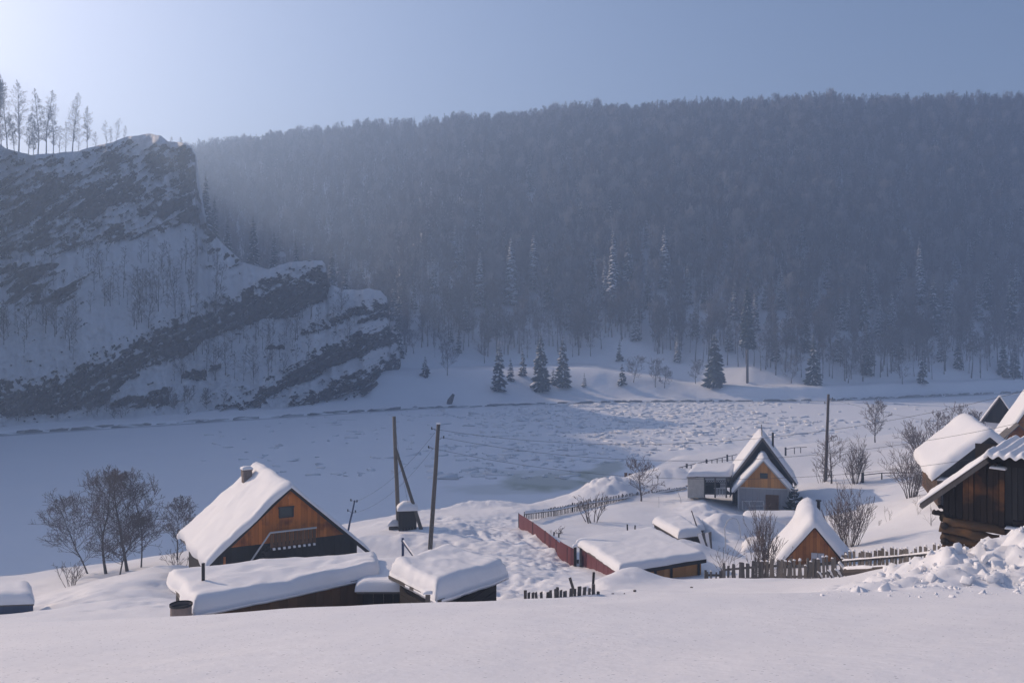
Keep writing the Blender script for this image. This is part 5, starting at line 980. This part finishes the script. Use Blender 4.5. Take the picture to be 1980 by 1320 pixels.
# ---- near bare trees and bushes
def near_trees():
    T = tree_obj; kw = dict(minr=.010, kids=(6, 5), depth=2)
    L = [(205,1112,57,195,.34,.055,'bare river-bank tree with leaning double crown, leftmost tall one left of the orange house',(-.12,0),1), (246,1106,57,205,.30,.06,'tallest bare river-bank tree, thick dark trunk, left of the orange house',(-.08,0),2),
         (273,1098,58,190,.26,.03,'slim bare river-bank tree close right of the tallest one',(.08,0),3), (232,1114,55,120,.40,.03,'smaller twiggy tree crowding the foot of the river-bank trees',(.15,0),4), (170,1116,58,150,.42,.03,'wide low bare tree spreading over the river, left edge of the clump',(-.35,0),5),
         (343,1086,60,122,.30,.03,'small bare tree on the bank directly left of the orange house roof',(-.05,0),6)]
    for px, py, D, hp, wd, rd, lb, ln, sd in L: T('bare_tree', 800 + sd, ghit(px, py, D), hp * D / F, lb, width=wd, rad=rd * 1.7, lean=ln, first=.15, n1=34, spread=.62, **kw)
    T('bare_tree', 811, ghit(1240, 958, 82), 72 * 82 / F, 'round bare fruit tree behind the long garden fence', first=.12, n1=22, width=.52, rad=.08, kids=(4, 3), depth=2, minr=.016, spread=.6)
    T('bare_tree', 812, ghit(1692, 857, 132), 78 * 132 / F, 'single oval bare tree standing alone in the white field', first=.12, n1=34, width=.30, rad=.10, kids=(5, 3), depth=2, minr=.02, narrow=True)
    T('bare_tree', 813, ghit(1608, 930, 86), 92 * 86 / F, 'bare tree with thick upright stem touching the lone field pole', first=.08, n1=24, width=.34, rad=.09, kids=(4, 3), depth=2, minr=.014)
    for i, (px, py, hp) in enumerate(((1876, 815, 62), (1891, 812, 66), (1845, 812, 80), (1810, 840, 70))): T('bare_tree', 820 + i, ghit(px, py, 118), hp * 118 / F, ('slender bare tree, left one of the pair above the hay barn roof', 'slender bare tree, right one of the pair above the hay barn roof', 'tall thin bare tree rising from the thicket behind the hay barn', 'bare tree at the left side of the thicket behind the hay barn')[i], first=.15, n1=22, width=.36, rad=.09, kids=(4, 3), depth=2, minr=.02)
    B = bush_obj
    B('bush', 831, ghit(1147, 1003, 70), 66 * 70 / F, 3, 'forked bare shrub with curved stems inside the garden', stems=7, rad=.05, tilt=.75, kids=(5, 4), minr=.014)
    B('bush', 832, ghit(1473, 1124, 40), 128 * 40 / F, 2.2, 'tall multi-stemmed bush behind the picket fence left of the hut', stems=22, rad=.022, tilt=.17, kids=(7, 3), minr=.008, spread=.32)
    B('bush', 833, ghit(1500, 1122, 40.5), 70 * 40 / F, 1.5, 'short twiggy shoots at the hut corner behind the picket fence', stems=8, rad=.015, tilt=.4, kids=(4, 3), minr=.007)
    B('bush', 834, ghit(1640, 1052, 54), 110 * 54 / F, 3, 'dense round bare bush right of the hut roof', stems=30, rad=.028, tilt=.5, kids=(7, 4), minr=.009, spread=.4)
    B('bush', 835, ghit(1655, 930, 84), 82 * 84 / F, 3, 'pale bare shrub right of the lone field pole', stems=18, rad=.04, tilt=.45, kids=(7, 3), minr=.013)
    B('bush', 836, ghit(1590, 925, 88), 55 * 88 / F, 3, 'thin bare shoots left of the lone field pole', stems=7, rad=.03, tilt=.6, kids=(4, 2), minr=.013)
    B('bush', 837, ghit(1762, 948, 70), 98 * 70 / F, 3, 'bare bush standing against the left wall of the hay barn', stems=22, rad=.03, tilt=.45, kids=(7, 4), minr=.012)
    B('bush', 838, ghit(1800, 855, 105), 84 * 105 / F, 8, 'broad sprawling bare thicket tree behind the hay barn roof', stems=20, rad=.08, tilt=.95, kids=(8, 5), minr=.02)
    B('bush', 841, ghit(140, 1140, 52), 60 * 52 / F, 2, 'low dark shrub at the foot of the river-bank trees, left side', stems=9, rad=.02, tilt=.6, kids=(4, 3), minr=.009)
    B('bush', 842, ghit(345, 1098, 55), 50 * 55 / F, 2, 'low shrub between the river bank and the orange house', stems=8, rad=.02, tilt=.6, kids=(4, 3), minr=.009)
    B('bush', 843, ghit(1078, 1010, 63), 22 * 63 / F, 1, 'small dark dead plant inside the maroon fence', stems=9, rad=.02, tilt=1.0, kids=(4, 2), minr=.010)
    B('bush', 844, ghit(1405, 1112, 42), 90 * 42 / F, 1, 'thin shoots around the grey hoop at the garden gate', stems=6, rad=.015, tilt=.35, kids=(3, 2), minr=.007)
    for i, (px, py, D, hp, lb) in enumerate(((1778, 1022, 58, 50, 'dry weed stalk with a knobbly head in the field left of the log barn'), (1718, 1022, 62, 36, 'dry weed stalk in the blue shadow of the field'), (1800, 1030, 54, 44, 'thin branching weed nearest the log barn wall'), (1700, 1018, 64, 20, 'short weed tuft in the shadowed field'), (75, 1206, 24, 30, 'dry weed tuft at the lower left crest'), (95, 1206, 23.5, 36, 'taller dry weed tuft at the lower left crest'), (32, 1209, 24, 14, 'tiny weed at the far left crest'))):
        B('dry_weed', 850 + i, ghit(px, py, D), hp * D / F, .5, lb, cat='weed', stems=3 if D > 30 else 6, rad=.012 if D > 30 else .006, tilt=.35, kids=(3, 2), minr=.006 if D > 30 else .003, depth=1 if D < 30 else 2)
    tr, fo, sn = conifer_meshes(870, 62 * 77 / F, wid=.36, snow=.3, tiers=9, per=8, droop=-.25); R = empty('young_pine', ghit(1536, 957, 77), 0, 'small dark young pine beside the right eave of the narrow house', 'pine'); link('trunk', strand_mesh('trunk', [tr], 6), M['bark'], R); link('foliage', fo, M['needle'], R)
    if sn: tag(link('branch_snow', sn, M['snow'], R), kind='stuff')
near_trees()

# ---- spruces one can tell apart (px, base row, top row, relative width, snow)
SP = [(928,590,485,.15,.95,'snow-laden spruce on the slope, leftmost of the three white ones'),(988,588,458,.15,.95,'tallest snow-laden spruce, middle of the three white ones'),(1032,560,445,.13,.95,'snow-laden spruce, rightmost and highest of the three white ones'),
 (1186,608,436,.10,.9,'very tall narrow snow-dusted spruce right of mid-slope'),(1169,600,490,.08,.8,'thin spruce hugging the very tall narrow one'),(1215,560,448,.13,.6,'faint reddish spruce just right of the very tall narrow one'),(1285,560,436,.13,.9,'snowy spruce standing alone high on the slope'),(1252,600,515,.13,.4,'dim spruce below the lone snowy one'),
 (965,757,662,.19,.55,'snow-streaked spruce at the left end of the river-bank group'),(987,736,694,.2,.3,'little dark spruce second in the river-bank group'),(1011,727,676,.2,.45,'small slim spruce in the middle of the river-bank group'),(1046,755,642,.2,.45,'broad tall spruce in the river-bank group'),(1088,748,650,.19,.4,'dark tall spruce at the right of the river-bank group'),(1130,750,724,.2,.6,'tiny spruce at the right end of the river-bank group'),(1070,742,715,.3,.3,'low bushy spruce between the two tall river-bank ones'),
 (1382,745,640,.24,.2,'broad dark solitary spruce at the hill foot'),(1445,740,533,.115,.2,'tall old spruce with bare lower trunk'),(1557,680,590,.17,.5,'snow-tipped spruce half-way behind the leaning dark one'),(1573,745,645,.19,.3,'dark spruce leaning over the river edge'),(1676,727,625,.13,.3,'narrow columnar dark spruce at the hill foot'),(1668,640,530,.13,.5,'hazy narrow spruce above the columnar dark one'),(1784,740,672,.17,.3,'small dark spruce near the right river edge'),
 (1778,590,465,.13,.8,'snowy spruce high on the right slope'),(1806,650,530,.15,.6,'tall dim spruce below the snowy one on the right slope'),(1852,715,655,.19,.4,'short spruce on the right foot of the hill'),(1940,727,655,.18,.2,'dark spruce near the right edge, left of a pair'),(1962,730,660,.17,.3,'dark spruce near the right edge, right of a pair'),(1955,640,525,.15,.5,'tall snowy spruce high near the right edge'),(1910,600,500,.13,.5,'faint spruce high on the far right slope'),
 (880,520,432,.13,.9,'faint white spruce high on the slope, left one of two'),(893,515,452,.12,.8,'faint white spruce high on the slope, right one of two'),(1025,372,300,.13,.5,'small hazy spruce near mid-height of the hill'),(1117,380,312,.13,.3,'dim hazy spruce right of the small one at mid-height'),(872,662,622,.16,.5,'small spruce on the bench left of the round brown bush'),(822,727,690,.3,.5,'small frosted young spruce on the lit bench'),
 (1145,560,470,.11,.3,'thin dim spruce on the slope left of the very tall one'),(1060,600,500,.12,.4,'dim spruce between the white spruces and the tall narrow one'),(1362,600,520,.12,.2,'faint dark spruce above the broad solitary spruce'),(1203,745,705,.26,.2,'dark scrubby young spruce beside the river'),(1198,700,660,.2,.2,'tiny spruce on the bench right of the bank group')]
SP += [(int(px), by, by - h, .14, .4, None) for px, by, h in [(1500,700,70),(1530,665,75),(1620,700,80),(1640,640,75),(1730,690,70),(1700,650,80),(1830,600,70),(1880,680,75),(1345,650,70),(1310,700,60),(1420,620,80),(1480,600,70),(1600,560,70),(1745,560,70),(1850,540,60),(1950,470,50),(1250,480,60),(1400,500,60),(1550,480,60),(1720,420,50),(1620,360,45),(1750,300,45),(800,600,60),(760,620,70),(840,570,70),(700,560,60),(1100,640,70),(900,640,75),(955,650,70),(1230,660,80),(1330,590,80),(1460,640,80),(1510,600,80),(1575,610,75),(1690,600,80),(1725,640,80),(1820,700,70),(1890,620,85),(1965,580,80),(1625,640,80),(1410,680,70)]]
cache = {}
for i, (px, by, ty, wd, sn, lb) in enumerate(SP):
    p = hill_hit(px, by); H = (by - ty) / F * p.y + .5
    if lb: conifer_obj(900 + i, p, H, lb, wid=wd, snow=sn, bare=.35 if 'bare lower' in lb else .05, per=9)
    else:
        if 'p' not in cache: cache['p'] = conifer_obj(999, p, H, 'faint frosted spruce among the bare trees of the hillside', 'faint spruces scattered through the hillside forest', wid=wd, snow=.85); cache['H'] = H
        else: copy_tree(cache['p'], p, random.uniform(0, 6), [H / cache['H']] * 3)
for i, (px, ty, D, H) in enumerate(((398,330,330,30),(415,372,335,30),(440,410,330,28),(490,405,330,26),(530,440,325,24),(572,455,320,22),(642,470,320,22),(668,505,310,20))):
    z = CZ - (ty - 640) / F * D - H; conifer_obj(1100 + i, Vector((Xp(px, D), D, z)), H, 'tall hazy spruce rising behind the rock bluff', 'spruces behind the bluff', wid=.12, snow=.5, per=7)

# ---- mid-distance bare trees, individually along the foot of the hill and on the bluff
def proto(seed, H, name='bare_tree', label='', group='', mt=('bark', 'far_twig'), **kw):
    return tree_obj(name, seed, (0, 0, -50), H, label, group, mt=mt, **kw)
FOOT = [(1300 + s, 12.0, dict(first=f, n1=n, width=w, kids=(4, 3), depth=2, minr=.028, rad=.15, narrow=True, spread=.5)) for s, f, n, w in ((0, .35, 24, .19), (1, .45, 20, .17), (2, .3, 26, .22), (3, .5, 20, .15), (4, .2, 24, .26), (5, .55, 16, .14))]
def scatter_copies(protos, spots, label, group, rnd, sr=(.8, 1.2)):
    used = set()
    for i, (p, H) in enumerate(spots):
        j = rnd.integers(len(protos)); o, H0 = protos[j]; s = H / H0; w = s * rnd.uniform(.85, 1.2)
        if j in used: copy_tree(o, p, rnd.uniform(0, 6.28), (w, w, s), label, group)
        else: used.add(j); o.location = p; o.scale = (w, w, s); o['label'] = label; o['group'] = group
    for j, (o, H0) in enumerate(protos):
        if j not in used:
            for ch in list(o.children): bpy.data.objects.remove(ch)
            bpy.data.objects.remove(o)
r_ = np.random.default_rng(77)
protos = [(proto(s, H, **kw), H) for s, H, kw in FOOT]; spots = []
base = [(690,640),(760,655),(800,690),(850,665),(930,680),(1000,690),(1090,690),(1150,690),(1190,650),(1240,640),(1300,690),(1380,705),(1500,735),(1650,742),(1800,730),(1980,730)]
while len(spots) < 160:
    px = r_.uniform(700, 1978); by = interp(px, base) - abs(r_.normal(0, 26)) + r_.uniform(-4, 6); p = hill_hit(px, by)
    spots.append((p, r_.uniform(8.5, 15)))
scatter_copies(protos, spots, 'leafless slender tree along the foot of the wooded hill', 'bare trees along the foot of the hill', r_)
for i, (px, by, ty, D_, lb) in enumerate(((937,702,640,0,'round brown leafless bush tree on the bench above the bank group'),(865,726,668,0,'small round bare tree in the sunlit patch of the bench'),(800,684,640,0,'small bare tree beside the bluff nose on the bench'),(1267,750,700,0,'slim bare tree on the right of the open bank'),(1225,740,690,0,'bare scrub tree behind the dark scrubby spruce'),(1345,742,700,0,'bare scrub left of the broad solitary spruce'),(1285,752,712,0,'little bare bush right of the slim bank tree'),(1530,742,690,0,'bare scrub between the old spruce and the leaning one'),(1640,742,680,0,'bare scrub left of the columnar spruce'),(1745,742,690,0,'bare scrub tree at the river right of the columnar spruce'))):
    p = hill_hit(px, by); tree_obj('bare_tree', 1400 + i, p, (by - ty) / F * p.y, lb, mt=('bark', 'far_twig'), first=.15, n1=22, width=.42, kids=(5, 3), depth=2, minr=.03, rad=.12)
spots = []; SL = [(150,430,490,600,60),(245,430,600,640,14),(300,600,645,740,56),(0,150,600,700,26),(440,640,600,660,14),(20,130,500,580,8),(640,690,600,690,8)]
for x0, x1, y0, y1, n in SL:
    for _ in range(int(n * 1.3)):
        px, py = r_.uniform(x0, x1), r_.uniform(y0, y1); spots.append((bluff_at(px, py) + Vector((0, -.3, 0)), r_.uniform(3.5, 8.5)))
protos = [(proto(1500 + s, 7.0, name='sapling', first=f, n1=nn, width=w, kids=(4,), depth=1, minr=.026, rad=.075, narrow=True), 7.0) for s, f, w, nn in ((0, .25, .16, 14), (1, .4, .13, 12), (2, .08, .30, 18), (3, .05, .36, 16), (4, .15, .22, 14))]
scatter_copies(protos, spots, 'thin leafless sapling on the snowy ledges of the bluff', 'saplings on the bluff', r_)
# scrub along the foot of the bluff
spots = [(bluff_at(px, py), r_.uniform(2.0, 4.0)) for px, py in [(r_.uniform(5, 60), r_.uniform(775, 815)) for _ in range(9)] + [(r_.uniform(100, 250), r_.uniform(790, 812)) for _ in range(10)] + [(r_.uniform(330, 440), r_.uniform(760, 808)) for _ in range(14)]]
protos = [(proto(1540 + s, 3.0, name='shrub', first=.05, n1=14, width=.4, kids=(4,), depth=1, minr=.03, rad=.05), 3.0) for s in range(3)]
scatter_copies(protos, spots, 'low leafless scrub at the foot of the bluff by the river', 'scrub at the foot of the bluff', r_)
# skyline trees on the left shoulder
SK = [(3,205,296),(15,163,296),(36,153,300),(55,215,300),(73,168,302),(89,170,302),(103,200,304),(127,232,300),(140,177,300),(152,236,296),(168,203,292),(184,250,288),(206,230,282),(214,242,280),(224,223,276),(240,240,270),(28,215,300),(64,232,300),(115,240,302),(332,262,284),(350,266,286)]
names = {2: 'tallest hazy bare larch on the left skyline', 8: 'hazy larch with full narrow crown nearest the bluff summit', 1: 'hazy bare larch at the far left of the skyline', 4: 'left one of two close tall larches on the skyline', 5: 'right one of two close tall larches on the skyline', 10: 'last tall larch before the snowy shoulder'}
for i, (px, ty, by) in enumerate(SK):
    q = bluff_at(px, -9999); D = q.y + 4; H = max(3, q.z + (ty * 0) - 0 if False else (CZ - (ty - 640) / F * D) - q.z)
    lb = names.get(i); g_ = None if lb else 'smaller skyline trees on the left shoulder'
    tree_obj('larch' if lb else 'bare_tree', 1600 + i, (Xp(px, D), D, q.z - .5), H, lb or 'small hazy leafless tree on the left skyline shoulder', g_, mt=('pale_bark', 'frost_haze_twig'), first=.22, n1=80 if H > 10 else 30, width=.105 if H > 10 else .16, kids=(4, 3) if H > 10 else (4,), depth=2 if H > 10 else 1, minr=.018, rad=H * .010, narrow=True, up=.15)  # lighter crown colour paints haze onto these skyline trees

# ---- the forest mass over the whole hillside: instanced trees, nobody could count them
def forest():
    kit = bpy.data.collections.new('forest_kinds'); kinds = []
    def add(i, meshes):
        V, Fq, mi, k = [], [], [], 0; me = bpy.data.meshes.new('forest_kind'); bm = bmesh.new()
        for j, mm in enumerate(meshes):
            n0 = len(bm.faces); bm.from_mesh(mm); bm.faces.ensure_lookup_table()
            for f in bm.faces[n0:]: f.material_index = j
        bm.to_mesh(me); bm.free(); o = bpy.data.objects.new('kind_%02d' % i, me); kit.objects.link(o); return me
    NK = 7
    for i in range(NK):
        r = np.random.default_rng(i); tr, out = bare_tree_meshes(1700 + i, 14.0, first=r.uniform(.18, .5), n1=int(r.uniform(30, 42)), width=r.uniform(.085, .14) if i % 2 else r.uniform(.15, .21), kids=(4, 2), depth=2, minr=.040, rad=.15, narrow=True, up=.5)
        me = add(i, [strand_mesh('t', [tr], 4), strand_mesh('c', out)]); me.materials.append(M['pale_bark'] if i in (1, 3, 4) else M['bark']); me.materials.append(M['frost_haze_twig'] if i in (1, 4) else M['far_twig'])
    for i in range(2):
        tr, fo, sn = conifer_meshes(1750 + i, 14.0, wid=.14, snow=.6, per=7, tiers=20); me = add(NK + i, [strand_mesh('t', [tr], 4), fo, sn]); [me.materials.append(M[q]) for q in ('bark', 'needle', 'snow')]
    r = np.random.default_rng(5); pts = []; n = 0
    N = 50000; x = np.where(r.random(N) < .34, r.uniform(-300, -5, N), r.uniform(-10, 620, N)); 
    yb = bank_y(x); v = np.where(x < -10, r.uniform(18, 520, N), r.uniform(18, 300, N)); y = yb + v; yr = interp(x, RIDGE) + 16; px = 990 + x / y * F
    lim = np.maximum(np.interp(px, [500, 800, 1150, 1250, 1400, 1480, 2000], [60, 62, 58, 38, 28, 16, 13]), np.interp(x, [-300, -120, -60, -20], [235, 195, 125, 0])) + 8 * fbm(x / 15, y / 15, 99, 2)
    ok = (v > lim) & (y < yr) & (px > 330) & (px < 2750) & ((x > -10) | (px > 340)); dens = np.interp(y, [250, 330, 520], [.75, 1.0, 1.0]); ok &= r.random(N) < dens
    for sx_, by_, ty_, w_, sn_, lb_ in SP:
        if True:
            q = hill_hit(sx_, by_); ppx = 990 + x / y * F; ok &= ~((np.abs(ppx - sx_) < (by_ - ty_) * w_ * .5 + 5) & (y < q.y + 3) & (y > q.y - 26))
    # a looser stand where the snow shows between the trunks
    x, y = x[ok], y[ok]; z = hill_z(x, y) - .2; n = len(x); idx = r.integers(0, NK, n); cn = r.random(n) < .055; idx[cn] = NK + r.integers(0, 2, cn.sum())
    cl = fbm(x / 30, y / 45, 55, 3); sc = r.uniform(.6, 1.2, n) * (1 + .14 * cl)
    # the same forest goes on over the top of the left bank, outside the frame
    ci_ = [i for i in range(len(bc)) if -1500 < bc[i] < 8]; L_ = []
    for _ in range(5200):
        t_ = r.random(); u_ = -1500 + 1508 * r.random() ** .6; i = int(np.argmin(np.abs(bc - u_))); j = r.integers(300, 307) if (u_ > -60 or t_ < .5) else r.integers(170, 300)
        i2 = min(i + 1, len(bc) - 1); f_ = r.random(); g2 = r.random(); j2 = min(j + 1, bX.shape[1] - 1)
        P_ = [(A_[i, j] * (1 - f_) + A_[i2, j] * f_) * (1 - g2) + (A_[i, j2] * (1 - f_) + A_[i2, j2] * f_) * g2 for A_ in (bX, bY, bZ)]
        if 990 + P_[0] / P_[1] * F < -14 and P_[2] < 170: L_.append(P_)
    L_ = np.array(L_); nl = len(L_); x = np.r_[x, L_[:, 0]]; y = np.r_[y, L_[:, 1]]; z = np.r_[z, L_[:, 2] - .4]; idx = np.r_[idx, r.integers(0, NK, nl)]; sc = np.r_[sc, r.uniform(.8, 1.35, nl)]; n = len(x)
    me = bpy.data.meshes.new('forest'); me.vertices.add(n); me.vertices.foreach_set('co', np.stack([x, y, z], -1).astype(np.float32).ravel())
    for nm, ty, a_ in (('kind_index', 'INT', idx.astype(np.int32)), ('size', 'FLOAT', sc.astype(np.float32)), ('turn', 'FLOAT', r.uniform(0, 6.28, n).astype(np.float32))):
        me.attributes.new(nm, ty, 'POINT').data.foreach_set('value', a_)
    o = link('forest', me); tag(o, 'dense leafless forest covering the far hillside', 'forest', kind='stuff')
    ng = bpy.data.node_groups.new('forest_growth', 'GeometryNodeTree'); ng.interface.new_socket('Geometry', in_out='INPUT', socket_type='NodeSocketGeometry'); ng.interface.new_socket('Geometry', in_out='OUTPUT', socket_type='NodeSocketGeometry')
    N_ = ng.nodes; gi = N_.new('NodeGroupInput'); go = N_.new('NodeGroupOutput'); ci = N_.new('GeometryNodeCollectionInfo'); ip = N_.new('GeometryNodeInstanceOnPoints')
    ci.inputs['Collection'].default_value = kit; ci.inputs['Separate Children'].default_value = True; ci.inputs['Reset Children'].default_value = True; ip.inputs['Pick Instance'].default_value = True
    def na(nm, ty): a_ = N_.new('GeometryNodeInputNamedAttribute'); a_.data_type = ty; a_.inputs[0].default_value = nm; return [q for q in a_.outputs if q.enabled][0]
    cx = N_.new('ShaderNodeCombineXYZ'); cs = N_.new('ShaderNodeCombineXYZ'); L = ng.links.new
    L(na('turn', 'FLOAT'), cx.inputs[2]); s_ = na('size', 'FLOAT'); [L(s_, cs.inputs[q]) for q in range(3)]
    L(gi.outputs[0], ip.inputs['Points']); L(ci.outputs[0], ip.inputs['Instance']); L(na('kind_index', 'INT'), ip.inputs['Instance Index']); L(cx.outputs[0], ip.inputs['Rotation']); L(cs.outputs[0], ip.inputs['Scale']); L(ip.outputs[0], go.inputs[0])
    md = o.modifiers.new('growth', 'NODES'); md.node_group = ng; print('forest trees', n)
forest()
